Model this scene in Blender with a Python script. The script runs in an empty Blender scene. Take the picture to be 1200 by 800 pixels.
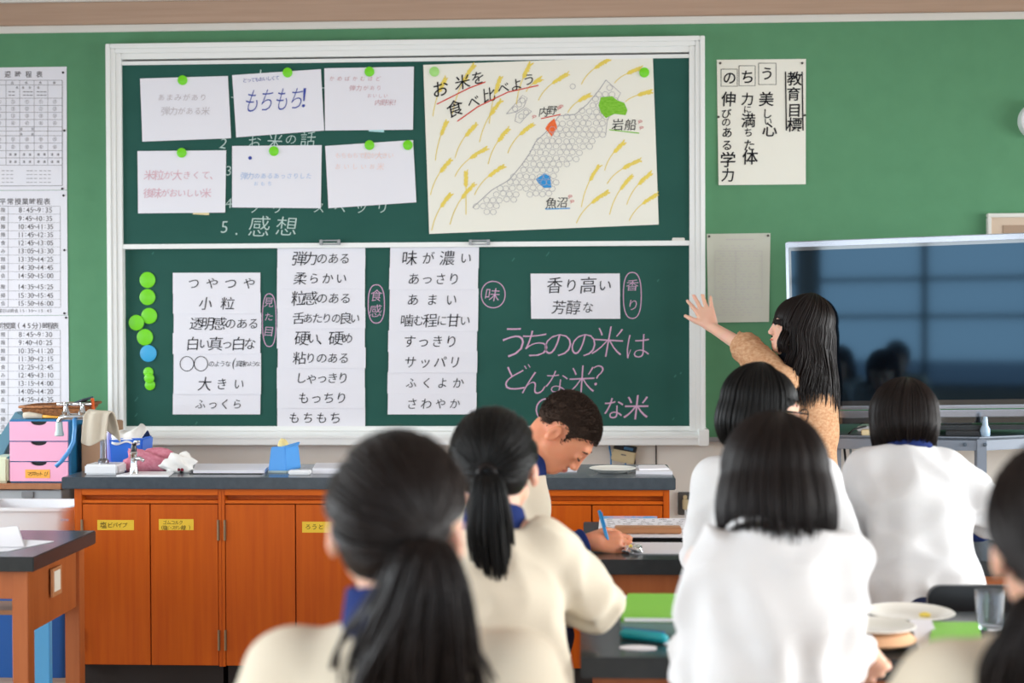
import bpy, bmesh, math, random
import numpy as np
from mathutils import Vector, Matrix

# ---------------------------------------------------------------- camera, world, lights, exposure
SC = bpy.context.scene
COL = SC.collection
R_ = math.radians
FPX = 1667.0
EYE = np.array([0.0, 0.0, 1.45])
YAW, PITCH, ROLL = 0.04976, 0.01317, -0.00385
WALL = 6.8

def cam_axes():
    cy, sy, cp, sp = math.cos(YAW), math.sin(YAW), math.cos(PITCH), math.sin(PITCH)
    F = np.array([-sy*cp, cy*cp, -sp]); Rr = np.array([cy, sy, 0.0]); U = np.cross(Rr, F)
    c, s = math.cos(ROLL), math.sin(ROLL)
    return F, c*Rr + s*U, c*U - s*Rr
CF, CR, CU = cam_axes()

def at(px, py, Y):
    """point of the plane y = Y seen at photo pixel (px, py)"""
    d = CF + CR*(px-600)/FPX + CU*(400-py)/FPX
    return EYE + d*(Y/d[1])

cam = bpy.data.cameras.new('camera'); camo = bpy.data.objects.new('camera', cam); COL.objects.link(camo)
cam.sensor_width = 36; cam.lens = FPX/1200*36; cam.clip_start = 0.05
M = Matrix.Identity(4)
for i in range(3):
    M[i][0], M[i][1], M[i][2], M[i][3] = CR[i], CU[i], -CF[i], EYE[i]
camo.matrix_world = M
cam.dof.use_dof = True; cam.dof.focus_distance = 5.5; cam.dof.aperture_fstop = 2.5
SC.camera = camo

w = bpy.data.worlds.new('daylight'); SC.world = w; w.use_nodes = True
bg = w.node_tree.nodes['Background']; bg.inputs[0].default_value = (0.62, 0.78, 1.0, 1); bg.inputs[1].default_value = 2.6

def area(name, loc, rot, sx, sy, power, color):
    l = bpy.data.lights.new(name, 'AREA'); l.shape = 'RECTANGLE'; l.size = sx; l.size_y = sy
    l.energy = power; l.color = color
    o = bpy.data.objects.new(name, l); COL.objects.link(o); o.location = loc; o.rotation_euler = rot
    return o
# sky light falls slantwise down through the window bands
for nm, lc, ro, sx, sy, pw, cl_ in (('window_daylight_right', (4.75, 2.4, 1.75), (0, R_(66), 0), 1.7, 7.8, 590, (0.985, 1.0, 0.985)),
                                    ('window_daylight_left', (-4.6, 2.4, 1.75), (0, R_(-66), 0), 1.7, 7.8, 380, (0.92, 0.98, 1.0)),
                                    ('window_daylight_back', (0.0, -3.5, 1.85), (R_(68), 0, 0), 7.6, 1.8, 150, (0.84, 0.95, 1.0))):
    area(nm, lc, ro, sx, sy, pw, cl_).data.spread = R_(125)

SC.view_settings.view_transform = 'Standard'; SC.view_settings.look = 'None'
SC.view_settings.gamma = 1.0; SC.view_settings.use_curve_mapping = False
SC.view_settings.exposure = -0.44
SC.cycles.use_denoising = True
SC.cycles.max_bounces = 8; SC.cycles.caustics_reflective = False; SC.cycles.caustics_refractive = False
SC.cycles.sample_clamp_indirect = 4.0

# ---------------------------------------------------------------- materials
def lin(r, g, b):
    f = lambda c: (c/255/12.92) if c/255 <= 0.04045 else ((c/255+0.055)/1.055)**2.4
    return (f(r), f(g), f(b), 1)

def mat(name, rgb, rough=0.6, metal=0.0, spec=0.5, noise=None, bump=None, sss=0, trans=0, emit=None, alpha=None, coat=0):
    """noise = (scale xyz, rgb2, contrast) a procedural second tone; bump = (scale xyz, strength)"""
    m = bpy.data.materials.new(name); m.use_nodes = True
    nt = m.node_tree; b = nt.nodes['Principled BSDF']
    b.inputs['Base Color'].default_value = lin(*rgb)
    b.inputs['Roughness'].default_value = rough; b.inputs['Metallic'].default_value = metal
    b.inputs['Specular IOR Level'].default_value = spec
    if coat: b.inputs['Coat Weight'].default_value = coat; b.inputs['Coat Roughness'].default_value = 0.08
    if sss:
        b.inputs['Subsurface Weight'].default_value = sss; b.inputs['Subsurface Radius'].default_value = (1.0, 0.25, 0.1)
        b.inputs['Subsurface Scale'].default_value = 0.012
    if trans: b.inputs['Transmission Weight'].default_value = trans
    if alpha is not None: b.inputs['Alpha'].default_value = alpha
    tc = None
    def coords(scale):
        nonlocal tc
        if tc is None: tc = nt.nodes.new('ShaderNodeTexCoord')
        mp = nt.nodes.new('ShaderNodeMapping'); nt.links.new(tc.outputs['Object'], mp.inputs[0])
        mp.inputs['Scale'].default_value = scale
        n = nt.nodes.new('ShaderNodeTexNoise'); nt.links.new(mp.outputs[0], n.inputs['Vector'])
        n.inputs['Scale'].default_value = 1.0; n.inputs['Detail'].default_value = 5
        return n
    if noise:
        n = coords(noise[0]); r = nt.nodes.new('ShaderNodeValToRGB'); nt.links.new(n.outputs[0], r.inputs[0])
        c = noise[2] if len(noise) > 2 else 0.2
        r.color_ramp.elements[0].position = 0.5-c; r.color_ramp.elements[1].position = 0.5+c
        r.color_ramp.elements[0].color = lin(*rgb); r.color_ramp.elements[1].color = lin(*noise[1])
        nt.links.new(r.outputs[0], b.inputs['Base Color'])
    if bump:
        n = coords(bump[0]); bp = nt.nodes.new('ShaderNodeBump'); bp.inputs['Strength'].default_value = bump[1]
        bp.inputs['Distance'].default_value = 0.004
        nt.links.new(n.outputs[0], bp.inputs['Height']); nt.links.new(bp.outputs[0], b.inputs['Normal'])
    return m

MT = dict(
    green_wall=mat('green_felt_wall', (94, 145, 108), 0.95, spec=0.1, noise=((9, 9, 9), (100, 152, 114), .3), bump=((420, 420, 420), .25)),
    cream_wall=mat('cream_plaster', (247, 241, 232), 0.8, spec=.2, noise=((3, 3, 3), (241, 234, 224), .3)),
    beam=mat('pale_wood_beam', (190, 160, 138), 0.5, noise=((2, 20, 60), (174, 144, 122), .35)),
    trim=mat('white_trim', (225, 222, 214), 0.5),
    ceil=mat('ceiling_white', (225, 215, 208), 0.9),
    side=mat('side_wall_paint', (214, 206, 192), 0.9),
    floor=mat('floor_boards', (166, 140, 114), 0.4, noise=((2, 30, 2), (142, 116, 92), .3)),
    alu=mat('white_aluminium', (240, 241, 238), 0.38, metal=0.0, spec=.6),
    alu_dark=mat('grey_aluminium', (150, 150, 150), 0.35, metal=.6),
    chalkboard=mat('chalkboard_green', (32, 80, 71), 0.6, spec=.2, noise=((2.5, 2.5, 4), (40, 90, 80), .35)),
    paper=mat('white_paper', (234, 233, 239), 0.85, spec=.15),
    paper_warm=mat('cream_paper', (240, 238, 226), 0.85, spec=.15),
    paper_grey=mat('aged_paper', (208, 208, 194), 0.85, spec=.15),
    ink=mat('black_ink', (34, 34, 38), 0.8, spec=.1),
    ink_soft=mat('grey_ink', (120, 116, 118), 0.8, spec=.1),
    ink_faint=mat('faint_grey_ink', (198, 190, 192), 0.8, spec=.1),
    ink_blue=mat('blue_ink', (70, 84, 165), 0.8, spec=.1),
    ink_lblue=mat('pale_blue_ink', (165, 190, 225), 0.8, spec=.1),
    ink_pink=mat('pale_pink_ink', (222, 178, 188), 0.8, spec=.1),
    ink_rose=mat('pale_rose_ink', (206, 160, 165), 0.8, spec=.1),
    ink_orange=mat('pale_orange_ink', (242, 212, 204), 0.8, spec=.1),
    chalk_white=mat('white_chalk', (186, 206, 200), 0.95, spec=.05),
    chalk_pink=mat('pink_chalk', (208, 168, 196), 0.95, spec=.05),
    chalk_smear=mat('chalk_smear', (70, 120, 108), 0.95, spec=.05),
    mag_green=mat('green_magnet', (118, 218, 28), 0.35),
    mag_pale=mat('pale_green_magnet', (168, 226, 128), 0.3),
    mag_blue=mat('blue_magnet', (60, 170, 222), 0.35),
    yellow=mat('wheat_yellow', (238, 214, 104), 0.85, spec=.1),
    pencil=mat('pencil_grey', (176, 174, 178), 0.85, spec=.1),
    red=mat('red_pen', (214, 70, 52), 0.8, spec=.1),
    redpale=mat('pale_red_pen', (216, 150, 146), 0.8, spec=.1),
    orange=mat('orange_crayon', (236, 96, 44), 0.8, spec=.1, noise=((60, 60, 160), (245, 130, 80), .2)),
    lime=mat('lime_crayon', (112, 186, 42), 0.8, spec=.1, noise=((60, 60, 160), (148, 206, 80), .2)),
    bluec=mat('blue_crayon', (36, 134, 206), 0.8, spec=.1, noise=((60, 60, 160), (80, 165, 222), .2)),
    counter=mat('dark_grey_counter', (64, 73, 81), 0.22, spec=.45, noise=((40, 40, 40), (72, 81, 89), .2)),
    counter_edge=mat('dark_counter_edge', (58, 66, 74), 0.4),
    tabletop=mat('black_table_top', (50, 54, 56), 0.18, spec=.3, noise=((30, 30, 30), (56, 60, 62), .2)),
    wood=mat('orange_teak', (198, 94, 12), 0.45, spec=.25, noise=((45, 45, 2.2), (178, 74, 7), .3)),
    wood_h=mat('orange_teak_rail', (214, 104, 16), 0.45, spec=.25, noise=((2.2, 45, 45), (196, 86, 9), .3)),
    desk_wood=mat('brown_desk_wood', (186, 108, 60), 0.4, noise=((30, 30, 3), (164, 88, 44), .3)),
    wood_dark=mat('gap_shadow_wood', (96, 48, 20), 0.6),
    wood_pale=mat('beech_wood', (206, 150, 106), 0.45, noise=((3, 40, 40), (190, 132, 90), .3)),
    wood_tan=mat('tan_wood', (180, 122, 80), 0.45, noise=((30, 30, 3), (160, 104, 66), .3)),
    brass=mat('worn_hinge_metal', (150, 130, 105), 0.35, metal=.9),
    chrome=mat('chrome', (215, 218, 220), 0.12, metal=1.0),
    tape_yellow=mat('yellow_label_tape', (224, 186, 46), 0.5),
    tape_orange=mat('orange_label_tape', (250, 180, 70), 0.5),
    black=mat('black_plastic', (20, 21, 23), 0.3),
    black_matte=mat('black_matte', (22, 22, 24), 0.7),
    kick=mat('dark_plinth', (34, 24, 20), 0.7),
    pink=mat('pink_plastic', (246, 178, 208), 0.4),
    blue_case=mat('teal_blue_casing', (34, 118, 166), 0.45),
    sky_blue=mat('sky_blue_plastic', (82, 158, 232), 0.4),
    deep_blue=mat('deep_blue_plastic', (30, 92, 168), 0.4),
    lav=mat('lavender_plastic', (176, 172, 226), 0.4),
    bright_blue=mat('bright_blue_plastic', (48, 112, 216), 0.35),
    hose=mat('blue_hose', (70, 140, 200), 0.35),
    wicker=mat('wicker', (186, 122, 72), 0.7, noise=((120, 120, 160), (120, 72, 38), .15), bump=((130, 130, 200), .8)),
    cardboard=mat('cardboard', (176, 142, 112), 0.85, noise=((8, 8, 8), (164, 130, 102), .3)),
    towel=mat('beige_towel', (206, 196, 178), 0.95, spec=.1, bump=((260, 260, 260), .5)),
    cloth_white=mat('white_cloth', (240, 238, 234), 0.95, spec=.1),
    cloth_pink=mat('pink_cloth', (220, 150, 165), 0.95, spec=.1, noise=((60, 60, 60), (196, 110, 128), .25)),
    maroon=mat('maroon_print', (124, 30, 50), 0.9),
    plastic_white=mat('white_plastic', (236, 236, 238), 0.35),
    plastic_grey=mat('grey_plastic', (176, 180, 182), 0.4),
    teal_grey=mat('pale_teal_plastic', (180, 200, 200), 0.4),
    cream_plastic=mat('cream_plastic', (222, 204, 162), 0.45),
    sponge=mat('yellow_sponge', (232, 214, 150), 0.95, bump=((300, 300, 300), .8)),
    steel_blue=mat('grey_blue_steel', (122, 132, 146), 0.45),
    steel_dark=mat('dark_blue_steel', (70, 84, 98), 0.4),
    gunmetal=mat('dark_grey_plate', (98, 98, 96), 0.45, metal=.5),
    tv_screen=mat('tv_glass', (8, 10, 16), 0.05, spec=.5),
    tv_bezel=mat('tv_gloss_black', (14, 14, 18), 0.06, spec=.8, coat=1),
    silver=mat('silver_trim', (150, 150, 156), 0.14, metal=.95),
    green_book=mat('lime_green_cover', (128, 200, 58), 0.45),
    grey_box=mat('grey_green_box', (120, 146, 140), 0.45),
    teal=mat('teal_case', (22, 160, 172), 0.4),
    pen_blue=mat('blue_pen', (32, 142, 206), 0.3),
    porcelain=mat('porcelain', (240, 238, 230), 0.2),
    melamine=mat('peach_dish', (226, 178, 138), 0.4),
    glass=mat('clear_glass', (250, 252, 255), 0.02, trans=1.0, alpha=1),
    clear=mat('clear_plastic', (240, 246, 250), 0.1, trans=.85),
    skin=mat('skin', (228, 158, 124), 0.5, spec=.3, sss=.35, noise=((14, 14, 14), (220, 144, 110), .3)),
    skin_f=mat('skin_light', (236, 190, 166), 0.5, spec=.3, sss=.35, noise=((14, 14, 14), (228, 178, 154), .3)),
    lip=mat('lip', (196, 112, 100), 0.45),
    hair=mat('black_hair', (12, 11, 11), 0.42, spec=.25),
    hair_brown=mat('dark_brown_hair', (24, 16, 14), 0.42, spec=.25),
    hair_buzz=mat('cropped_hair', (52, 42, 37), 0.85, spec=.1, noise=((260, 260, 260), (78, 62, 53), .2), bump=((600, 600, 600), .9)),
    jersey=mat('white_jersey', (218, 207, 187), 0.9, spec=.15, bump=((300, 300, 300), .12)),
    jersey_w=mat('bright_white_jersey', (220, 220, 221), 0.9, spec=.15, bump=((300, 300, 300), .12)),
    navy=mat('navy_cloth', (34, 50, 104), 0.9, spec=.15),
    trousers=mat('navy_trousers', (32, 38, 66), 0.9, spec=.15),
    turtleneck=mat('charcoal_knit', (34, 36, 44), 0.95, spec=.1, bump=((200, 200, 200), .4)),
    knit=mat('tan_knit', (216, 176, 140), 0.95, spec=.1, noise=((70, 70, 110), (188, 136, 98), .2), bump=((180, 180, 260), .5)),
    winglass=mat('window_frame_grey', (90, 110, 112), 0.5),
    brown_metal=mat('dark_brown_frame', (70, 62, 56), 0.5),
)

MT['tv_screen'].node_tree.nodes['Principled BSDF'].inputs['Specular Tint'].default_value = (.38, .70, 1.0, 1)   # blue of the reflected windows put into the specular tint
# ---------------------------------------------------------------- mesh helpers
ORG = {}
class MB:
    def __init__(s): s.v = []; s.f = []
    def add(s, vs, fs):
        n = len(s.v); s.v.extend([tuple(map(float, q)) for q in vs]); s.f.extend([tuple(i+n for i in f) for f in fs]); return s
    def box(s, x0, x1, y0, y1, z0, z1):
        return s.add([(x, y, z) for z in (z0, z1) for y in (y0, y1) for x in (x0, x1)],
                     [(0, 2, 3, 1), (4, 5, 7, 6), (0, 1, 5, 4), (2, 6, 7, 3), (0, 4, 6, 2), (1, 3, 7, 5)])
    def hexa(s, a, b):
        """solid between two quads (lists of four points, same order)"""
        return s.add(list(a)+list(b), [(3, 2, 1, 0), (4, 5, 6, 7)] + [(i, (i+1) % 4, 4+(i+1) % 4, 4+i) for i in range(4)])
    def prism(s, a, b):
        n = len(a)
        return s.add(list(a)+list(b), [tuple(range(n))[::-1], tuple(range(n, 2*n))] + [(i, (i+1) % n, n+(i+1) % n, n+i) for i in range(n)])
    def tube(s, path, r, n=8, closed=False, flat=1.0):
        P = [np.array(p, float) for p in path]; m = len(P); rr = r if hasattr(r, '__len__') else [r]*m
        vs = []; up = None
        for i in range(m):
            a = P[(i-1) % m] if (closed or i > 0) else P[i]; b = P[(i+1) % m] if (closed or i < m-1) else P[i]
            t = b-a; t = t/(np.linalg.norm(t)+1e-12)
            if up is None: up = np.array([0, 0, 1.]) if abs(t[2]) < .9 else np.array([1., 0, 0])
            u = up-t*(up@t); u /= np.linalg.norm(u)+1e-12; up = u; q = np.cross(t, u)
            for k in range(n):
                an = 2*math.pi*k/n; vs.append(P[i]+rr[i]*(math.cos(an)*u*flat+math.sin(an)*q))
        fs = []
        for i in range(m if closed else m-1):
            j = (i+1) % m
            for k in range(n): fs.append((i*n+k, i*n+(k+1) % n, j*n+(k+1) % n, j*n+k))
        if not closed: fs += [tuple(range(n))[::-1], tuple(range((m-1)*n, m*n))]
        return s.add(vs, fs)
    def lathe(s, prof, c, n=28, sx=1, sy=1):
        vs = []; fs = []
        for r, z in prof:
            for k in range(n):
                a = 2*math.pi*k/n; vs.append((c[0]+r*math.cos(a)*sx, c[1]+r*math.sin(a)*sy, c[2]+z))
        m = len(prof)
        for i in range(m-1):
            for k in range(n): fs.append((i*n+k, i*n+(k+1) % n, (i+1)*n+(k+1) % n, (i+1)*n+k))
        fs += [tuple(range(n))[::-1], tuple(range((m-1)*n, m*n))]
        return s.add(vs, fs)
    def disc_y(s, c, rx, rz, d, n=28, dome=.6):
        """round button facing -y: c on its back plane"""
        vs = []; fs = []
        rings = [(1, 0), (1, d*.7), (.85, d), (.0001, d*(1+dome*.2))]
        for q, y in rings:
            for k in range(n):
                a = 2*math.pi*k/n; vs.append((c[0]+rx*q*math.cos(a), c[1]-y, c[2]+rz*q*math.sin(a)))
        for i in range(3):
            for k in range(n): fs.append((i*n+k, i*n+(k+1) % n, (i+1)*n+(k+1) % n, (i+1)*n+k))
        fs.append(tuple(range(n))[::-1])
        return s.add(vs, fs)
    def xf(s, fn): s.v = [tuple(fn(np.array(p))) for p in s.v]; return s
    def build(s, name, m, parent=None, loc=None, bevel=0, smooth=False, seg=2):
        me = bpy.data.meshes.new(name)
        V = np.array(s.v, float)
        if parent is not None: o0 = ORG[parent]
        elif loc is not None: o0 = np.array(loc, float)
        else:
            o0 = (V.min(0)+V.max(0))/2; o0[2] = V[:, 2].min()
        me.from_pydata((V-o0).tolist(), [], s.f)
        bm = bmesh.new(); bm.from_mesh(me)
        bmesh.ops.recalc_face_normals(bm, faces=bm.faces)
        if bevel:
            es = [e for e in bm.edges if len(e.link_faces) == 2 and e.calc_face_angle(0) > .6]
            bmesh.ops.bevel(bm, geom=es, offset=bevel, segments=seg, affect='EDGES', clamp_overlap=True)
        bm.to_mesh(me); bm.free()
        me.materials.append(MT[m] if isinstance(m, str) else m)
        if smooth:
            me.polygons.foreach_set('use_smooth', [True]*len(me.polygons))
            if bevel or smooth == 'auto':
                me.set_sharp_from_angle(angle=R_(38))
        o = bpy.data.objects.new(name, me); COL.objects.link(o)
        if parent is not None: o.parent = parent
        else: o.location = o0
        ORG[o] = o0
        return o

def rawmesh(name, V, F, m, parent=None, loc=None, smooth=True):
    me = bpy.data.meshes.new(name); V = np.asarray(V, float)
    o0 = ORG[parent] if parent is not None else np.array(loc, float)
    me.from_pydata((V-o0).tolist(), [], [tuple(int(i) for i in f) for f in F])
    me.materials.append(MT[m] if isinstance(m, str) else m)
    if smooth: me.polygons.foreach_set('use_smooth', [True]*len(me.polygons))
    o = bpy.data.objects.new(name, me); COL.objects.link(o)
    if parent is not None: o.parent = parent
    else: o.location = o0
    ORG[o] = o0
    return o

def tag(o, label, cat, group=None):
    o['label'] = label; o['category'] = cat
    if group: o['group'] = group
    return o
def thing(name, label, cat, loc, group=None):
    o = bpy.data.objects.new(name, None); COL.objects.link(o); o.location = tuple(map(float, loc)); o.empty_display_size = .1
    ORG[o] = np.array(loc, float); return tag(o, label, cat, group)
def struct(o):
    o['kind'] = 'structure'; return o

# ---------------------------------------------------------------- lettering
_gl = {}
def glyph(ch, thin=0.0):
    k = (ch, thin)
    if k not in _gl:
        c = bpy.data.curves.new('t', 'FONT'); c.body = ch; c.size = 1.0; c.offset = thin; c.resolution_u = 3
        o = bpy.data.objects.new('t', c); COL.objects.link(o)
        me = bpy.data.meshes.new_from_object(o.evaluated_get(bpy.context.evaluated_depsgraph_get()))
        V = np.array([tuple(v.co) for v in me.vertices]) if len(me.vertices) else np.zeros((0, 3))
        F = [tuple(p.vertices) for p in me.polygons]
        COL.objects.unlink(o); bpy.data.objects.remove(o); bpy.data.meshes.remove(me); bpy.data.curves.remove(c)
        _gl[k] = (V, F)
    return _gl[k]
KANA = lambda ch: 0x3040 <= ord(ch) <= 0x30ff
rng = random.Random(5)
CURL = {}
class Ink:
    """flat lettering and line drawing on a plane y = Y, given in photo pixels"""
    def __init__(s, Y): s.Y = Y; s.m = MB()
    def P(s, px, py): return at(px, py, s.Y)
    def ch(s, ch, px, py, size, thin=-0.006, rot=0, slant=.12, jit=.06, sx=1.0):
        V, F = glyph(ch, thin)
        if not len(V): return s
        c = s.P(px, py); k = size*s.Y/FPX
        half = ch.isascii()
        if half: cx, cy = (V[:, 0].min()+V[:, 0].max())/2, (V[:, 1].min()+V[:, 1].max())/2
        else: cx, cy = .5, .38
        a = R_(rot)+rng.uniform(-jit, jit)
        kx, ky = k*sx*(1+rng.uniform(-jit, jit)), k*(1+rng.uniform(-jit, jit))
        u = (V[:, 0]-cx)*kx; v = (V[:, 1]-cy)*ky; u = u+v*slant
        X = c[0]+u*math.cos(a)-v*math.sin(a); Z = c[2]+u*math.sin(a)+v*math.cos(a)
        s.m.add(np.c_[X, np.full(len(X), s.Y), Z], F); return s
    def row(s, text, x0, x1, py, size, dy=0, **k):
        n = len(text)
        for i, ch in enumerate(text):
            t = i/(n-1) if n > 1 else .5
            s.ch(ch, x0+(x1-x0)*t, py+dy*t, size*(.8 if KANA(ch) else 1.0), **k)
        return s
    def line(s, pts, wpx):
        s.c = (getattr(s, 'c', 0)+1) % 60; Yk = s.Y; s.Y = Yk-s.c*1.2e-5
        P = [s.P(*p) for p in pts]; h = wpx*s.Y/FPX/2
        L = []; Rr = []
        for i in range(len(P)):
            t = P[min(i+1, len(P)-1)]-P[max(i-1, 0)]; t = t/(np.linalg.norm(t)+1e-9); nn = np.array([-t[2], 0, t[0]])
            L.append(P[i]+nn*h); Rr.append(P[i]-nn*h)
        s.Y = Yk
        n = len(P); s.m.add(L+Rr, [(i, i+1, n+i+1, n+i) for i in range(n-1)]); return s
    def ring(s, cx, cy, rx, ry, wpx, n=28, p=2.0, wob=0):
        pts = []
        for k in range(n+1):
            a = 2*math.pi*k/n; c, q = math.cos(a), math.sin(a)
            ww = 1+wob*math.sin(3*a+cx)
            pts.append((cx+rx*ww*math.copysign(abs(c)**(2/p), c), cy+ry*ww*math.copysign(abs(q)**(2/p), q)))
        return s.line(pts, wpx)
    def poly(s, pts):
        s.m.add([s.P(*p) for p in pts], [tuple(range(len(pts)))]); return s
    def dot(s, cx, cy, r, n=8):
        return s.poly([(cx+r*math.cos(2*math.pi*k/n), cy+r*math.sin(2*math.pi*k/n)) for k in range(n)])
    def build(s, name, m, parent):
        c = CURL.get(parent)
        if c: s.m.v = [(x, y-c[0]*max(0, min(1, (c[1]-z)/(c[1]-c[2])))**3, z) for x, y, z in s.m.v]
        return s.m.build(name, m, parent)

def sheet(name, label, cat, q, Y, m, group=None, t=.0012, curl=0):
    """a sheet of paper on a wall plane: q = four photo corners TL TR BR BL; Y = its front"""
    n = 6; A = [at(px, py, Y) for px, py in q]; vs = []; fs = []
    for j in range(n+1):
        for i in range(n+1):
            u, v = i/n, j/n
            p = (A[0]*(1-u)+A[1]*u)*(1-v)+(A[3]*(1-u)+A[2]*u)*v
            vs.append(p-np.array([0, curl*(v**3), 0]))
    N = len(vs); vs += [p+np.array([0, t, 0]) for p in vs]
    for j in range(n):
        for i in range(n):
            a = j*(n+1)+i; b = a+1; c = a+n+2; d = a+n+1
            fs.append((a, b, c, d)); fs.append((N+d, N+c, N+b, N+a))
    rim = [i for i in range(n+1)]+[j*(n+1)+n for j in range(1, n+1)]+[n*(n+1)+i for i in range(n-1, -1, -1)]+[j*(n+1) for j in range(n-1, 0, -1)]
    for k in range(len(rim)):
        a, b = rim[k], rim[(k+1) % len(rim)]; fs.append((b, a, N+a, N+b))
    mb = MB().add(vs, fs); c = sum(A)/4
    o = mb.build(name, m, None, loc=c); CURL[o] = (curl, (A[0][2]+A[1][2])/2, (A[2][2]+A[3][2])/2); return tag(o, label, cat, group)
# ---------------------------------------------------------------- room shell
X0, X1, YB, ZC = -4.2, 4.4, -3.0, 3.02
zg0 = at(840, 512, WALL)[2]; zt = at(600, 28, WALL)[2]
struct(MB().box(X0-.2, X1+.2, YB-.2, WALL+.2, -.1, 0).build('floor', 'floor'))
struct(MB().box(X0-.2, X1+.2, YB-.2, WALL+.2, ZC, ZC+.1).build('ceiling', 'ceil'))
wf = struct(MB().box(X0-.2, X1+.2, WALL+.012, WALL+.2, 0, ZC).build('wall_front', 'cream_wall'))
struct(MB().box(X0, X1, WALL, WALL+.012, zg0, zt+.01).build('wall_front_panel', 'green_wall'))
struct(MB().box(X0, X1, WALL-.012, WALL+.012, zt-.013, zt+.022).build('trim_1', 'trim', bevel=.003))
struct(MB().box(X0, X1, WALL-.03, WALL+.012, zt+.022, zt+.128).build('trim_2', 'beam', bevel=.003))
struct(MB().box(X0, X1, WALL-.05, WALL+.012, zt+.128, zt+.142).build('trim_3', 'trim'))
struct(MB().box(X0, X1, WALL-.006, WALL+.012, zg0-.022, zg0).build('trim_4', 'alu_dark'))
struct(MB().box(X0, X1, WALL-.012, WALL+.012, 0, .1).build('baseboard_front', 'kick'))
xs = at(769, 530, WALL)[0]
struct(MB().box(xs-.003, xs+.003, WALL+.008, WALL+.013, .1, zg0-.022).build('trim_5', 'brown_metal'))

def side_wall(name, x0, x1, a0, a1, axis, zs, zh, opens):
    """wall with window openings; axis 'y' runs along y (x0..x1 thick) else along x"""
    m = MB()
    def b(p0, p1, z0, z1):
        if p1-p0 < 1e-4: return
        if axis == 'y': m.box(x0, x1, p0, p1, z0, z1)
        else: m.box(p0, p1, x0, x1, z0, z1)
    b(a0, a1, 0, zs); b(a0, a1, zh, ZC); p = a0
    for o0, o1 in opens: b(p, o0, zs, zh); p = o1
    b(p, a1, zs, zh)
    return struct(m.build(name, 'side'))
ZS, ZH = .65, 2.3
yo = [(-1.3, 1.1), (1.4, 3.8), (4.1, 6.3)]
side_wall('wall_right', X1, X1+.2, YB, WALL+.2, 'y', ZS, ZH, yo)
side_wall('wall_left', X0-.2, X0, YB, WALL+.2, 'y', ZS, ZH, yo)
xo = [(-3.6, -1.3), (-1.1, 1.2), (1.4, 3.7)]
side_wall('wall_back', YB-.2, YB, X0-.2, X1+.2, 'x', .75, 2.4, xo)
nw = 0
def window(axis, c, o0, o1, zs, zh, bars, mull):
    global nw; nw += 1; m = MB(); t = .035
    def b(p0, p1, z0, z1, d=.03):
        if axis == 'y': m.box(c-d, c+d, p0, p1, z0, z1)
        else: m.box(p0, p1, c-d, c+d, z0, z1)
    b(o0, o0+t, zs, zh); b(o1-t, o1, zs, zh); b(o0, o1, zs, zs+t, .04); b(o0, o1, zh-t, zh, .04)
    for z in bars: b(o0, o1, z-.022, z+.022)
    for q in mull: b(o0+(o1-o0)*q-.03, o0+(o1-o0)*q+.03, zs, zh)
    struct(m.build('window_%d' % nw, 'winglass'))
for a, b_ in yo:
    window('y', X1+.1, a, b_, ZS, ZH, (1.8,), (.5,)); window('y', X0-.1, a, b_, ZS, ZH, (1.8,), (.5,))
for a, b_ in xo: window('x', YB-.1, a, b_, .75, 2.4, (1.5, 1.9), (.5,))

# ---------------------------------------------------------------- chalkboard
bx0 = (at(129, 55, WALL)[0]+at(134.5, 508, WALL)[0])/2; bx1 = (at(823, 46, WALL)[0]+at(826.5, 512, WALL)[0])/2
bz1 = (at(129, 55, WALL)[2]+at(823, 46, WALL)[2])/2
bz0 = at(480, 519, WALL)[2]
YF = WALL-.085          # front of the frame
YU, YL = WALL-.055, WALL-.03   # fronts of the upper and the lower sliding boards
fw = .072; fh = .075
board = thing('chalkboard', 'wide green double chalkboard in a white frame on the front wall', 'chalkboard', ((bx0+bx1)/2, WALL, bz0))
fr = MB()
for k, (d, y) in enumerate([(0, YF), (.022, YF+.008), (.044, YF+.016)]):
    a0, a1, c1 = bx0+d, bx1-d, bz1-d; th = .0225 if k < 2 else fw-.044
    fr.box(a0, a0+th, y, WALL, bz0+.06, c1); fr.box(a1-th, a1, y, WALL, bz0+.06, c1); fr.box(a0+th, a1-th, y, WALL, c1-th, c1)
fr.build('frame', 'alu', board, bevel=.003)
zr = at(480, 288, WALL)[2]
panels = {}
zu1 = bz1-fh-.012; zl0 = at(480, 501, YL)[2]
ux0, ux1 = bx0+fw, bx1-fw
up = MB().box(ux0, ux1, YU, YU+.018, zr, zu1).build('sliding_board', 'chalkboard', board)
lo = MB().box(ux0, ux1, YL, YL+.018, zl0, zr-.004).build('sliding_board', 'chalkboard', board)
MB().box(ux0, ux1, YU-.012, YU+.02, zr-.01, zr+.013).build('lower_rail', 'alu', up, bevel=.002)
MB().box(ux0, ux1, YU-.008, YU+.02, zu1-.012, zu1+.006).build('upper_rail', 'alu', up, bevel=.002)
MB().box(ux0, ux1, YL-.012, YL+.02, zl0-.014, zl0+.008).build('lower_rail', 'alu', lo, bevel=.002)
MB().box(ux0, ux1, YL+.018, WALL, zl0, bz1-.02).build('backing', 'black_matte', board)
for px in (387, 562):
    p = at(px, 284, YU-.012); h = MB()
    h.box(p[0]-.045, p[0]+.045, p[1]-.008, p[1], p[2]-.012, p[2]-.006).box(p[0]-.045, p[0]+.045, p[1]-.008, p[1], p[2]+.006, p[2]+.012)
    h.box(p[0]-.05, p[0]-.035, p[1]-.014, p[1], p[2]-.013, p[2]+.013).box(p[0]+.035, p[0]+.05, p[1]-.014, p[1], p[2]-.013, p[2]+.013)
    h.build('pull_handle', 'alu_dark', up, bevel=.002)
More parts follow.
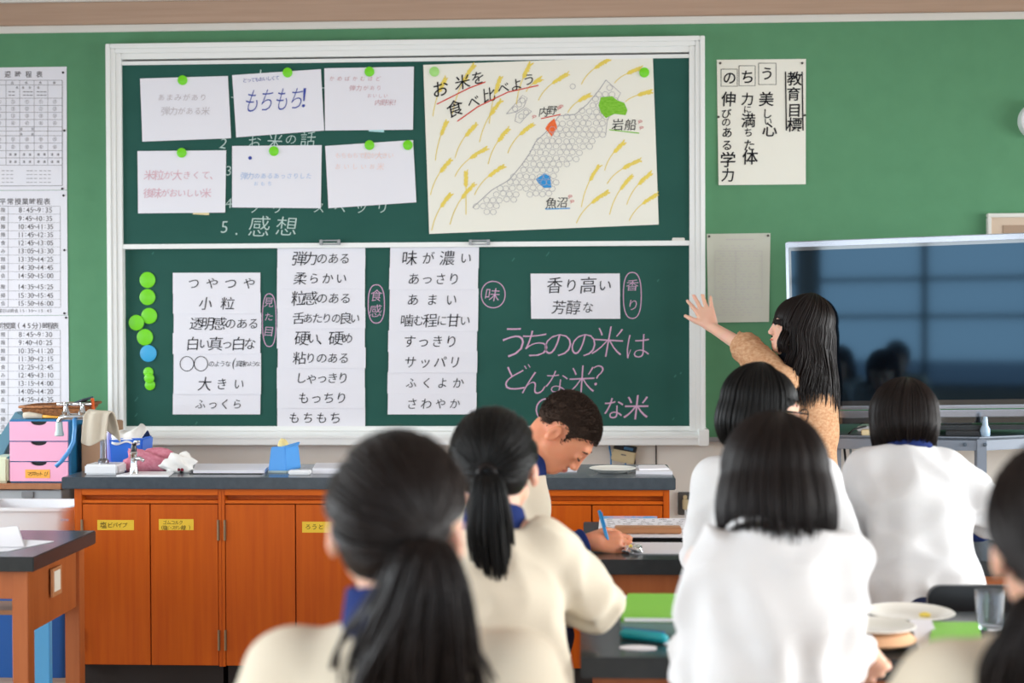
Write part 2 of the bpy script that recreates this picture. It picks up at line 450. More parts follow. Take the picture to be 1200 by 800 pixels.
p = at(795, 281, YU); MB().box(p[0]-.03, p[0]+.03, p[1]-.008, p[1], p[2]-.01, p[2]+.01).build('number_plate', 'trim', up, bevel=.003)
for px in (191, 745):
    p = at(px, 509, YF); MB().box(p[0]-.022, p[0]+.022, YF-.006, YF+.03, p[2]-.006, p[2]+.006).build('stopper', 'alu_dark', board)
tr = MB()
tr.box(bx0+.02, bx1+.005, YF-.01, WALL, bz0+.045, bz0+.062).box(bx0+.02, bx1+.005, YF-.035, WALL, bz0, bz0+.038)
tr.box(bx0+.02, bx1+.005, YF-.04, YF-.03, bz0+.03, bz0+.048).box(bx1-.035, bx1+.012, YF-.045, WALL, bz0-.002, bz0+.075)
tr.build('chalk_tray', 'alu', board, bevel=.003)

CHU, CHL = YU-.0008, YL-.0008
k = Ink(CHU)
k.ch('2', 262, 168, 17, rot=-10).ch('お', 298, 167, 17).ch('米', 322, 166, 20).ch('の', 341, 163, 14).ch('話', 361, 163, 20)
k.build('chalk_line', 'chalk_white', up); k = Ink(CHU)
k.ch('5', 263, 266, 21).dot(277, 274, 1.2).ch('感', 304, 265, 26).ch('想', 336, 265, 26)
k.build('chalk_line', 'chalk_white', up); k = Ink(CHU)
k.ch('1', 305, 88, 20).ch('3', 268, 200, 17).ch('4', 268, 238, 17)
k.build('chalk_line', 'chalk_white', up); k = Ink(CHU)
k.row('ノリースペッリ', 300, 448, 243, 19)
k.line([(271, 114), (279, 114)], 1).line([(377, 103), (382, 103)], 1)
k.build('chalk_line', 'chalk_white', up)
k = Ink(CHL); CH = dict(thin=-.016)
k.ch('う', 602, 400, 42, thin=-.016, rot=8).ch('ち', 628, 402, 40, thin=-.016, rot=5).ch('の', 654, 403, 38, thin=-.016).ch('の', 684, 403, 36, thin=-.016).ch('米', 713, 400, 42, thin=-.018).ch('は', 747, 405, 34, thin=-.016)
k.build('chalk_line', 'chalk_pink', lo); k = Ink(CHL)
k.ch('ど', 604, 442, 36, thin=-.016).ch('ん', 626, 448, 32, thin=-.016).ch('な', 652, 447, 30, thin=-.016).ch('米', 682, 445, 36, thin=-.016).ch('？', 708, 440, 32, thin=-.016)
k.build('chalk_line', 'chalk_pink', lo); k = Ink(CHL)
k.ring(641, 480, 12.5, 13, 1.6).ring(684, 478, 12, 12, 1.5).ch('な', 719, 478, 27).ch('米', 746, 477, 32)
k.build('chalk_line', 'chalk_pink', lo)
k = Ink(CHL)
k.ch('見', 315, 354, 13).ch('た', 315, 371, 11).ch('目', 315, 388, 13).ring(315.5, 375, 8, 31, 1.1, p=2.6)
k.build('chalk_label', 'chalk_pink', lo); k = Ink(CHL); k.ch('食', 441, 346, 15).ch('感', 440, 364, 16).ring(441, 356, 9.5, 22.5, 1.1, p=2.5)
k.build('chalk_label', 'chalk_pink', lo); k = Ink(CHL); k.ch('味', 577, 345, 18).ring(578, 345, 14, 15.5, 1.1, p=2.1)
k.build('chalk_label', 'chalk_pink', lo); k = Ink(CHL); k.ch('香', 741, 334, 15).ch('り', 742, 357, 14).ring(741, 346, 10.5, 27, 1.1, p=2.5)
k.build('chalk_label', 'chalk_pink', lo)
k = Ink(CHL)
for x, y, l in [(229, 497, 3), (158, 488, 4), (178, 298, 3), (790, 442, 3), (797, 438, 2), (640, 300, 5), (600, 306, 4), (770, 330, 3), (158, 470, 5), (788, 492, 3)]:
    k.line([(x, y), (x+l*.5, y-l*.6), (x+l*.7, y-l)], 1.3)
k.build('chalk_smudge', 'chalk_smear', lo)

# ---------------------------------------------------------------- paper cards on the upper board
G1 = 'answer cards on the upper chalkboard'
Yc = YU-.004
def card(q, label): return sheet('paper_card', label, 'paper card', q, Yc, 'paper', G1, curl=.003)
def ink(parent, m, fns, Y, name='handwriting'):
    for fn in fns: k = Ink(Y-.0018); fn(k); k.build(name, m, parent)
c = card([(164, 92), (267, 89), (271, 162), (167, 166)], 'white card with two faint grey handwritten lines, upper left on the chalkboard')
ink(c, 'ink_faint', [lambda k: k.row('あまみがあり', 189, 238, 114, 11), lambda k: k.row('弾力がある米', 194, 241, 130, 11)], Yc)
c = card([(272, 88), (376, 81), (380, 153), (277, 161)], 'white card with big blue handwriting and an exclamation mark')
ink(c, 'ink_blue', [lambda k: k.row('とってもおいしくて', 287, 325, 94, 7, dy=-3), lambda k: k.ch('も', 296, 118, 30, sx=.62, slant=.25, thin=-.012), lambda k: k.ch('ち', 313, 117, 30, sx=.62, slant=.25, thin=-.012), lambda k: k.ch('も', 331, 116, 30, sx=.62, slant=.25, thin=-.012), lambda k: k.ch('ち', 348, 115, 30, sx=.62, slant=.25, thin=-.012), lambda k: k.ch('！', 364, 114, 30, slant=.1)], Yc)
c = card([(380, 80), (485, 78), (484, 152), (381, 153)], 'white card with small slanting rose handwriting, upper right of the six')
ink(c, 'ink_rose', [lambda k: k.row('かめばかむほど', 389, 443, 92, 8), lambda k: k.row('弾力があり', 413, 444, 103, 7.5), lambda k: k.row('おいしい', 433, 452, 112, 6.5), lambda k: k.row('内野米！', 443, 465, 120, 8)], Yc)
c = card([(161, 177), (265, 176), (264, 249), (162, 250)], 'white card with pale pink handwriting above a yellow sticky note')
ink(c, 'ink_pink', [lambda k: k.row('米粒が大きくて、', 175, 252, 205, 13), lambda k: k.row('後味がおいしい米', 174, 242, 226, 13)], Yc)
c = card([(272, 171), (377, 170), (376, 244), (272, 243)], 'white card with pale blue handwriting and one blue dot')
ink(c, 'ink_lblue', [lambda k: k.row('弾力のあるあっさりした', 286, 362, 206, 9), lambda k: k.row('おもち', 300, 316, 215, 7)], Yc)
ink(c, 'ink_blue', [lambda k: k.dot(293, 185, 2.2)], Yc, 'ink_dot')
c = card([(381, 171), (484, 164), (488, 237), (385, 244)], 'white card with very pale orange handwriting held by two magnets')
ink(c, 'ink_orange', [lambda k: k.row('もちもちで粒が大きい', 396, 458, 182, 9), lambda k: k.row('おいしいお米', 396, 446, 195, 9)], Yc)
sheet('sticky_note', 'pale aqua sticky note peeking below the rose handwriting card', 'sticky note', [(432, 146), (450, 146), (450, 155), (432, 154)], YU-.0015, mat('aqua_note', (180, 226, 228), .85), None)
sheet('sticky_note', 'pale yellow sticky note peeking below the pink handwriting card', 'sticky note', [(226, 244), (245, 244), (245, 252), (226, 251)], YU-.0015, mat('yellow_note', (236, 218, 168), .85), None)

def magnet(px, py, dpx, m, label, Y, group, t=.006):
    p = at(px, py, Y); r = dpx/2*Y/FPX
    o = MB().disc_y(p, r, r, t).build('magnet', m, None, loc=p, smooth='auto'); return tag(o, label, 'magnet', group)
GM = 'round magnets holding the cards'
for px, py, l in [(214, 94, 'green round magnet on the faint grey card at upper left'), (337, 85, 'green round magnet on the card with big blue writing'),
                  (433, 84, 'green round magnet on the rose handwriting card'), (213, 179, 'green round magnet on the pale pink handwriting card'),
                  (321, 177, 'green round magnet on the pale blue handwriting card'), (433, 170, 'green round magnet, left of the two on the pale orange card'),
                  (478, 170, 'green round magnet, right of the two on the pale orange card')]:
    magnet(px, py, 11.5, 'mag_green', l, Yc-.0005, GM)

# ---------------------------------------------------------------- rice map poster
Ym = YU-.004
pm = sheet('map_poster', 'large hand drawn rice map poster with yellow ears on the chalkboard', 'poster', [(496, 76), (765, 66), (772, 263), (503, 274)], Ym, 'paper_warm')
cx = lambda x, y: (490+x/3.477, 50+y/3.477)
k = Ink(Ym-.0009)
ears = [(60, 300, 110, 150), (140, 290, 225, 95), (400, 250, 455, 90), (490, 235, 605, 130), (665, 170, 775, 70), (800, 165, 905, 105), (845, 240, 945, 200), (610, 285, 695, 215),
        (250, 405, 335, 240), (70, 480, 115, 325), (150, 470, 235, 335), (285, 495, 365, 355), (365, 450, 465, 335), (150, 545, 275, 432), (50, 620, 130, 480), (230, 620, 345, 505),
        (195, 700, 195, 530), (130, 740, 225, 580), (55, 765, 130, 620), (760, 520, 835, 410), (770, 575, 900, 480), (665, 670, 735, 505), (780, 700, 870, 545), (850, 660, 945, 535),
        (645, 735, 770, 610), (860, 725, 970, 620), (290, 330, 335, 145), (440, 200, 495, 150)]
re_ = random.Random(3)
for x0, y0, x1, y1 in ears:
    mx, my = x0+(x1-x0)*.22, y0+(y1-y0)*.58
    pts = []
    for i in range(9):
        t = i/8; pts.append(((1-t)**2*x0+2*t*(1-t)*mx+t*t*x1, (1-t)**2*y0+2*t*(1-t)*my+t*t*y1))
    k.line([cx(*q) for q in pts[:7]], .9)
    for i in range(14):
        t = .62+.38*i/13; q = np.array(((1-t)**2*x0+2*t*(1-t)*mx+t*t*x1, (1-t)**2*y0+2*t*(1-t)*my+t*t*y1))
        d = np.array((x1-mx, y1-my), float); d /= np.linalg.norm(d); nn = np.array((-d[1], d[0]))
        for sgn in (-1, 1):
            L = re_.uniform(9, 17); e = q+d*L*.9+nn*sgn*L*.55
            k.line([cx(*q), cx(*e)], 1.15)
k.build('rice_ear_drawing', 'yellow', pm)
k = Ink(Ym-.0010)
outl = [(765, 152), (825, 205), (800, 255), (770, 320), (765, 372), (700, 425), (655, 450), (655, 482), (600, 503), (575, 545), (577, 600), (520, 625), (480, 642), (430, 605), (400, 640), (345, 655), (320, 712), (222, 672),
        (300, 600), (370, 560), (420, 500), (455, 450), (480, 402), (520, 365), (575, 298), (640, 292), (690, 250), (740, 190)]
k.line([cx(*q) for q in outl[17:]+[outl[0]]], .9); k.line([cx(*q) for q in outl[:5]], .7)
def inside(x, y, P):
    r = False; j = len(P)-1
    for i in range(len(P)):
        if (P[i][1] > y) != (P[j][1] > y) and x < (P[j][0]-P[i][0])*(y-P[i][1])/(P[j][1]-P[i][1])+P[i][0]: r = not r
        j = i
    return r
for j in range(24):
    for i in range(30):
        x = 225+i*27+(j % 2)*13.5+re_.uniform(-3, 3); y = 160+j*24+re_.uniform(-3, 3)
        if inside(x, y, outl) and inside(x-7, y, outl) and inside(x+7, y-5, outl):
            q = cx(x, y); k.ring(q[0], q[1], 3.7, 3.4, .55, n=7)
for P in ([(360, 290), (395, 250), (425, 215), (445, 225), (430, 262), (400, 282)], [(395, 320), (400, 290), (440, 265), (462, 280), (440, 300), (415, 328)]):
    k.line([cx(*q) for q in P+[P[0]]], .7)
for x, y in ((412, 252), (425, 235), (395, 270), (420, 300), (440, 284), (630, 178)):
    q = cx(x, y); k.ring(q[0], q[1], 3.2, 3, .6, n=8)
k.build('map_outline_drawing', 'pencil', pm)
k = Ink(Ym-.0014); k.poly([cx(*q) for q in [(735, 255), (745, 222), (790, 218), (812, 235), (840, 245), (853, 275), (845, 295), (800, 290), (765, 307), (745, 285)]]); k.build('coloured_area', 'lime', pm)['label'] = 'green crayon area'
k = Ink(Ym-.0014); k.poly([cx(*q) for q in [(555, 308), (567, 345), (545, 383), (518, 350), (530, 330)]]); k.build('coloured_area', 'orange', pm)['label'] = 'orange crayon area'
k = Ink(Ym-.0014); k.poly([cx(*q) for q in [(480, 555), (515, 532), (538, 545), (543, 590), (515, 592), (490, 572)]]); k.build('coloured_area', 'bluec', pm)['label'] = 'blue crayon area'
k = Ink(Ym-.0018); B = dict(thin=.004, slant=.15)
k.ch('お', 516, 104, 20, rot=14, **B).ch('米', 542, 96, 19, rot=14, **B).ch('を', 560, 91, 17, rot=14, **B)
k.ch('食', 533, 127, 21, rot=16, **B).ch('べ', 555, 119, 16, rot=16, **B).ch('比', 573, 111, 17, rot=16, **B).ch('べ', 590, 103, 15, rot=14, **B).ch('よ', 605, 99, 15, rot=12, **B).ch('う', 620, 93, 15, rot=10, **B)
k.ch('内', 637, 131, 12, thin=0).ch('野', 647, 129, 12, thin=0).ch('岩', 724, 146, 14, thin=0).ch('船', 739, 146, 14, thin=0).ch('魚', 646, 238, 14, thin=0).ch('沼', 659, 237, 14, thin=0)
k.build('handwriting', 'ink', pm)
k = Ink(Ym-.0018); k.line([(512, 122), (530, 113), (550, 103), (569, 96)], 1.3).line([(536, 142), (560, 125), (595, 108), (631, 100)], 1.3)
k.line([(634, 139), (657, 134)], 1.2); k.build('red_underline', 'red', pm)
k = Ink(Ym-.0018); k.line([(714, 152), (749, 156)], 1.2); k.build('green_underline', 'lime', pm)
k = Ink(Ym-.0018); k.line([(639, 245), (668, 244)], 1.2); k.build('blue_underline', 'bluec', pm)
k = Ink(Ym-.0018)
for x, y in ((575, 265), (583, 258), (473, 300), (905, 320), (910, 345), (620, 625), (628, 645)):
    q = cx(x, y); k.ring(q[0], q[1], 2.2, 1.1, .8, n=8); k.line([q, (q[0]-2, q[1]+3)], .7)
k.build('grain_sketch', 'redpale', pm)
magnet(509, 84, 11.5, 'mag_pale', 'pale green translucent magnet on upper left of the map poster', Ym-.0005, GM)
magnet(755, 85, 11.5, 'mag_green', 'green round magnet on upper right corner of the map poster', Ym-.0005, GM)

# ---------------------------------------------------------------- word strips on the lower board
ORD = ['topmost', 'second from top', 'third from top', 'fourth from top', 'fifth from top', 'sixth from top', 'seventh from top', 'eighth from top', 'lowest']
def strips(x0, x1, y0, y1, rows, where, group, dx=0):
    n = len(rows); h = (y1-y0)/n
    for i, (txt, a, b, s) in enumerate(rows):
        Y = YL-.004-.0016*(i % 2); s0 = dx*i/n; s1 = dx*(i+1)/n; r = random.Random(i*7+x0)
        j = r.uniform(-.6, .6)
        q = [(x0+s0+j, y0+i*h-.5), (x1+s0+j, y0+i*h-.7), (x1+s1+j, y0+(i+1)*h+.4), (x0+s1+j, y0+(i+1)*h+.4)]
        pos = ORD[i] if i < n-1 else 'lowest'
        o = sheet('word_strip', 'white paper word strip, %s of %s' % (pos, where), 'paper strip', q, Y, 'paper', group, t=.001, curl=.002)
        k = Ink(Y-.0012-.0006); cy = y0+(i+.5)*h
        if callable(txt): txt(k, cy)
        else: k.row(txt, a, b, cy, s, thin=-.003)
        k.build('handwriting', 'ink', o)
strips(203, 305.5, 320, 485, [('つやつや', 227, 292, 19), ('小粒', 241, 267, 17), ('透明感のある', 230, 297, 17), ('白い真っ白な', 226, 293, 18),
    (lambda k, y: (k.ring(219, y, 8, 8.5, .8), k.ring(235.5, y, 8, 8.5, .8), k.row('のような', 248, 267, y, 9.5), k.ch('(', 274, y, 14), k.row('真珠のような', 280, 302, y, 8.5)), 0, 0, 0),
    ('大きい', 240, 280, 18), ('ふっくら', 235, 278, 16)], 'the left column', 'word strips in the left column')
strips(325, 428, 291, 501, [('弾力のある', 351, 404, 18), ('柔らかい', 352, 400, 17), ('粒感のある', 350, 405, 18), ('舌あたりの良い', 350, 416, 16), ('硬い、硬め', 354, 407, 18), ('粘りのある', 351, 403, 17),
    ('しゃっきり', 353, 402, 18), ('もっちり', 356, 400, 18), ('もちもち', 345, 393, 18)], 'the tall middle column', 'word strips in the middle column')
strips(457, 561, 290, 485, [('味が濃い', 480, 546, 19), ('あっさり', 485, 532, 18), ('あまい', 484, 529, 18), ('噛む程に甘い', 477, 545, 17), ('すっきり', 480, 529, 19), ('サッパリ', 481, 533, 19), ('ふくよか', 482, 537, 17),
    ('さわやか', 483, 533, 17)], 'the third column', 'word strips in the third column', dx=-3)
strips(622, 726.5, 321, 373, [('香り高い', 650, 709, 20), ('芳醇な', 655, 689, 18)], 'the short right pair', 'word strips in the right pair', dx=1)

GC = 'spare magnets on the lower board'
for i, (px, py, d, m, l) in enumerate([(173, 328, 19, 'mag_green', 'large green round magnet, topmost at the left board edge'), (173, 348, 19, 'mag_green', 'large green round magnet, second down at the left board edge'),
        (175, 370, 19, 'mag_green', 'large green round magnet overlapping another, third down at the edge'), (160, 378, 18.5, 'mag_green', 'large green round magnet set farthest left at the board edge'),
        (170, 395, 19.5, 'mag_green', 'large green round magnet just above the blue one'), (174, 414, 20, 'mag_blue', 'large blue round magnet at the left board edge'),
        (174, 436, 12, 'mag_green', 'small green magnet, topmost of three overlapping below the blue one'), (175, 443, 12, 'mag_green', 'small green magnet, middle of three overlapping below the blue one'),
        (176, 451, 12.5, 'mag_green', 'small green magnet, lowest of three overlapping below the blue one')]):
    magnet(px, py, d, m, l, YL-.001-(.0065 if i in (3, 7) else 0), GC)

# ---------------------------------------------------------------- posters on the green wall
Yp = WALL-.003
def pin(px, py, parent, m='brown_metal', r=1.4):
    p = at(px, py, Yp-.001); MB().disc_y(p, r*WALL/FPX, r*WALL/FPX, .004, n=10).build('drawing_pin', m, parent)
pg = sheet('brush_poster', 'white calligraphy poster with four columns of brush writing', 'poster', [(840, 70), (944.5, 69), (944, 216), (842, 217)], Yp, 'paper_warm', curl=.006)
k = Ink(Yp-.0018); S = dict(thin=.012, slant=.04, jit=.03)
def col(chs):
    for ch, x, y, s in chs: k.ch(ch, x, y, s*(1.1), **S)
col([('教', 931, 92, 16), ('育', 930, 110, 15), ('目', 931, 129, 15), ('標', 931, 146, 16), ('う', 899, 86, 15), ('ち', 876, 90, 15), ('の', 855, 91, 15)])
col([('美', 898, 116, 16), ('し', 899, 133, 11), ('い', 900, 142, 9), ('心', 902, 152, 16), ('力', 876, 116, 14), ('に', 876, 128, 9), ('満', 877, 141, 16), ('ち', 877, 155, 10), ('た', 878, 170, 13), ('体', 879, 184, 17)])
col([('伸', 854, 116, 16), ('び', 851, 133, 11), ('の', 851, 143, 10), ('あ', 852, 155, 12), ('る', 852, 170, 12), ('学', 853, 187, 17), ('力', 853, 205, 15)])
k.line([(920.5, 84), (921.5, 153)], 1.5).line([(940, 84), (941, 153)], 1.5)
for a, b, c_, d in ((889, 909.5, 74, 99), (866, 885, 77, 100.5), (845, 864, 81, 101)):
    k.line([(a, b-b+c_), (b, c_), (b, d), (a, d), (a, c_)], .7)
k.build('brush_writing', 'ink', pg)
for q in ((844, 74), (940, 74), (842, 137), (943, 135)): pin(*q, pg)

pl = sheet('notice_sheet', 'pale cream printed notice beside the chalkboard frame', 'notice', [(828, 274), (903, 273), (901, 377), (830, 378)], Yp, 'paper_grey', curl=.006)
k = Ink(Yp-.0012); r = random.Random(9)
for x in range(851, 883, 3): k.line([(x, 280.5), (x+2, 280.5)], 1.0)
for y in range(288, 372, 3):
    x = r.choice([840, 843, 846]); xe = r.uniform(868, 892)
    while x < xe:
        L = r.uniform(2, 7); k.line([(x, y), (x+L, y)], .45); x += L+r.uniform(1.5, 5)
for y in (294, 306, 338, 350): k.line([(838, y), (893, y)], .35)
for x in (838, 862, 893): k.line([(x, 294), (x, 350)], .35)
k.build('printed_rows', 'ink_faint', pl)
pin(831, 277, pl); pin(900, 276, pl)

# class timetable posters at the left
def rowtxt(k, s, cxp, y, size, w): k.row(s, cxp-w/2, cxp+w/2, y, size, thin=0, slant=0, jit=.0)
GT = 'printed timetables on the green wall'
p1 = sheet('timetable_poster', 'printed weekly timetable grid, topmost of the posters at left edge', 'poster', [(-62, 80), (78, 78), (78.5, 222.5), (-62, 223)], Yp, 'paper', GT)
k = Ink(Yp-.0012); K = dict(thin=.012, slant=0, jit=0)
for ch, x in zip('週時程表', (9, 21, 33.5, 46)): k.ch(ch, x, 87, 8, **K)
for y in (94, 99.5, 115, 123.5, 131.5, 140, 148.5, 153.5, 159, 167.5, 176.5, 185, 193.5): k.line([(-55, y), (73, y)], .4)
k.line([(-55, 218), (73, 217.5)], .6).line([(73, 94), (73, 217.5)], .6)
for x in (-10, 7, 23, 40, 56): k.line([(x, 94), (x, 193.5)], .35)
for i, ch in enumerate('月火水木金'):
    k.ch(ch, -2+16.4*i, 97, 4, **K)
for j, y in enumerate((119, 127.3, 135.5, 144, 163, 172)):
    for i in range(5): k.ch('①②③④⑤⑥'[j], -1+16.3*i, y, 5.5, thin=0, slant=0, jit=0)
for x, y in ((20, 102.5), (27, 102.5), (35, 102.5), (45, 102.5), (25, 151), (38, 151), (25, 157), (38, 157)): k.ch('会', x, y, 3.2, **K)
for y in (107.5, 111.5):
    for x in (12, 16, 29, 33, 37, 45, 49, 53): k.line([(x-2, y), (x+1.2, y)], .9)
for y in (181, 189.5):
    for x in (12, 18, 28, 35, 45, 52, 61, 68): k.ch('清', x, y, 3.4, **K)
for y in (200, 204.5, 209, 213.5):
    for x in (4, 9, 14, 33, 37, 42, 48, 53, 58): k.line([(x-2, y), (x+1.4, y)], .55)
k.build('printed_text', 'ink_soft', p1)
for q in ((74, 85), (75.5, 153), (73, 221)): pin(*q, p1, 'black_matte', 1.3)
def tt(q, title, txs, ty, rows, foot, label, gy0, gy1, pins):
    o = sheet('timetable_poster', label, 'poster', q, Yp, 'paper', GT)
    k = Ink(Yp-.0012)
    for ch, x in zip(title, txs): k.ch(ch, x, ty, 8.2, thin=.012, slant=0, jit=0)
    for lab, t, y in rows:
        k.ch(lab, 3.5, y, 6, thin=.004, slant=0, jit=0)
        n = max(len(t), 1); W = 42 if n > 10 else 40; x = 41.5-W/2
        for ch in t: k.ch(ch, x+W/n/2, y, 8.6 if ch != '～' else 8, thin=.002, slant=0, jit=0, sx=1.0); x += W/n
        k.line([(-40, y+4.8), (70.5, y+4.8)], .3)
    if foot:
        x = 0
        for ch in foot[0]: k.ch(ch, x, foot[1], 5, thin=.004, slant=0, jit=0); x += 3.4 if ch.isascii() else 4.8
    k.line([(-40, gy0), (70.5, gy0), (71, gy1), (-40, gy1)], .5); k.line([(9.5, gy0), (9.5, gy1)], .35)
    k.build('printed_text', 'ink_soft', o)
    for p_ in pins: pin(*p_, o, 'black_matte', 1.3)
rows = [('限', '8:45～9:35', 246), ('限', '9:45～10:35', 256), ('限', '10:45～11:35', 265.5), ('限', '11:45～12:35', 275), ('食', '12:45～13:05', 284.5), ('み', '13:05～13:30', 294), ('限', '13:35～14:25', 303.7),
        ('掃', '14:30～14:45', 313.3), ('会', '14:50～15:00', 323), ('限', '14:35～15:25', 336), ('掃', '15:30～15:45', 346), ('会', '15:50～16:00', 355.3)]
tt([(-62, 223.5), (78.5, 223), (79.5, 369), (-62, 370)], '平常授業時程表', (3, 12, 21, 29.5, 38, 46.5, 55), 236, rows, ('曜日は終会15:35～15:45', 364), 'printed list of ordinary lesson times, middle poster at the left edge', 241.5, 360, ((74.5, 229), (75.5, 293), (75.5, 367)))
rows = [('限', '8:45～9:30', 391.8), ('限', '9:40～10:25', 401.3), ('限', '10:35～11:20', 411), ('限', '11:30～12:15', 420.3), ('食', '12:25～12:45', 430), ('み', '12:45～13:10', 439.5), ('限', '13:15～14:00', 449),
        ('掃', '14:05～14:20', 458.5), ('会', '14:25～14:35', 468), ('限', '', 481), ('掃', '', 491), ('会', '', 500)]
tt([(-62, 370.5), (80, 369.5), (81, 508), (-62, 509)], '縮授業(45分)時程表', (1, 8, 15, 22, 28, 34, 41, 47, 53, 59, 65), 381.5, rows, None, 'printed list of short lesson times, lowest poster behind the pink drawers', 386.8, 506, ((77.5, 372),))

# framed notice and clock at right
fp = thing('framed_notice', 'white framed beige notice board above the television', 'notice board', at(1230, 300, WALL))
a = at(1155.5, 250.5, WALL); b_ = at(1330, 330, WALL)
q = MB(); t = .018; Y0 = WALL-.03
q.box(a[0], b_[0], Y0, WALL, a[2]-t, a[2]).box(a[0], b_[0], Y0, WALL, b_[2], b_[2]+t).box(a[0], a[0]+t, Y0, WALL, b_[2]+t, a[2]-t).box(b_[0]-t, b_[0], Y0, WALL, b_[2]+t, a[2]-t)
q.build('frame', 'trim', fp, bevel=.003)
MB().box(a[0]+t, b_[0]-t, WALL-.014, WALL, b_[2]+t, a[2]-t).build('board_panel', mat('beige_felt', (212, 190, 168), .9), fp)
MB().box(a[0]+.075, b_[0]-.03, WALL-.018, WALL-.013, b_[2]+t, a[2]-.055).build('inner_sheet', mat('brown_sheet', (172, 146, 124), .9), fp)
ck = thing('wall_clock', 'round white wall clock at the right edge of the green wall', 'clock', at(1212, 142, WALL))
p = at(1214, 142, WALL); r = 21*WALL/FPX
m_ = MB().lathe([(r, 0), (r, .03), (r*.97, .05), (r*.86, .055), (r*.84, .045)], (0, 0, 0), n=40)
m_.xf(lambda v: (p[0]+v[0], WALL-v[2], p[2]+v[1])).build('clock_case', 'plastic_white', ck, smooth='auto')
m_ = MB().lathe([(r*.84, .044), (.001, .0445)], (0, 0, 0), n=40)
m_.xf(lambda v: (p[0]+v[0], WALL-v[2], p[2]+v[1])).build('dial', 'paper', ck)
MB().box(p[0]-.003, p[0]+.003, WALL-.05, WALL-.047, p[2], p[2]+r*.6).box(p[0], p[0]+r*.45, WALL-.05, WALL-.047, p[2]-.003, p[2]+.003).build('clock_hands', 'black', ck)
# ---------------------------------------------------------------- laboratory bench under the chalkboard
DF, DB = 5.47, 6.0; ZT = .852
bl = at(72, 564, DF)[0]; br = at(791.8, 561, DF)[0]; TH = .046
wt = tag(MB().box(bl, br, DF, DB, ZT-TH, ZT).build('bench_worktop', 'counter', bevel=.003), 'long dark grey worktop of the orange wooden bench under the chalkboard', 'worktop')
cl = at(85, 600, DF)[0]; cr = at(785, 600, DF)[0]; YC = DF+.02; KZ = .108
cuts = [cl, at(258, 600, DF)[0], at(432, 600, DF)[0], at(606, 600, DF)[0], cr]
GB = 'cabinet units of the bench'
zd1 = at(300, 592, DF)[2]; zd0 = KZ+.004
ULAB = ['orange wooden cabinet unit with two yellow label tapes, leftmost under the worktop', 'orange wooden cabinet unit with one yellow tape, partly behind the nearest ponytail',
        'orange wooden cabinet unit hidden mostly behind the two ponytailed pupils', 'orange wooden cabinet unit at the right end behind the writing boy']
for u in range(4):
    a, b = cuts[u], cuts[u+1]; st = .026 if u in (0, 3) else .013
    sl = .03 if u == 0 else .013; sr = .024 if u == 3 else .013
    T_ = thing('cabinet_unit', ULAB[u], 'cabinet', ((a+b)/2, DF+.02, 0), GB)
    m = MB().box(a, a+sl, YC, DB-.02, KZ, ZT-TH).box(b-sr, b, YC, DB-.02, KZ, ZT-TH)
    m.box(a+sl, b-sr, YC+.045, DB-.02, KZ, ZT-TH)
    m.build('carcass', 'wood', T_, bevel=.0015)
    MB().box(a+sl, b-sr, YC, YC+.05, ZT-TH-.026, ZT-TH).box(a+sl, b-sr, YC+.004, YC+.05, zd1+.004, zd1+.016).build('top_rail', 'wood_h', T_, bevel=.0015)
    MB().box(a+.01, b-.01, YC+.05, DB-.05, 0, KZ).build('plinth', 'kick', T_)
    w_ = (b-sr-a-sl)/2
    for i in range(2):
        xa = a+sl+i*w_+.002; xb = a+sl+(i+1)*w_-.002
        d = MB().box(xa, xb, YC+.002, YC+.022, zd0, zd1).build('door', 'wood', T_, bevel=.0015)
        hx = xa-.002 if i == 0 else xb+.002
        for z in (zd1-.1, zd0+.1):
            MB().tube([(hx, YC, z-.04), (hx, YC, z+.04)], .0055, 8).build('hinge', 'brass', d)
        lab = {(0, 0): ((114, 609, 157, 621), 'tape'), (0, 1): ((186, 608, 227, 621), 'tape'), (1, 1): ((354, 611, 397, 624), 'tape')}.get((u, i))
        if lab:
            x0, y0, x1, y1 = lab[0]; Yt = YC+.0012
            pa = at(x0, y0, Yt); pb = at(x1, y1, Yt)
            MB().box(pa[0], pb[0], Yt, YC+.004, pb[2], pa[2]).build('label_tape', 'tape_yellow', d)
            k = Ink(Yt-.0008); H = dict(thin=-.002, slant=.05)
            if u == 0 and i == 0: k.row('塩ビ', 121, 129, 615, 9, **H).row('パイプ', 135, 146, 615, 8, **H)
            elif u == 0: k.row('ゴムコルク', 193, 212, 612, 6.5, **H).row('(塩ビ・ステン', 190, 210, 618, 6, **H).row('線)', 215, 222, 618, 6, **H)
            else: k.row('ろうと', 361, 376, 617, 9, **H)
            k.build('label_writing', 'ink', d)

# ---------------------------------------------------------------- things on the bench
def P(px, py, Y, z): # point at height z seen in column px near depth Y
    q = at(px, py, Y); return np.array([q[0], Y, z])
X = lambda px, Y: at(px, 500, Y)[0]
def lathe_thing(name, label, cat, m, prof, c, n=32, group=None):
    return tag(MB().lathe(prof, c, n=n).build(name, m, None, loc=c, smooth='auto'), label, cat, group)

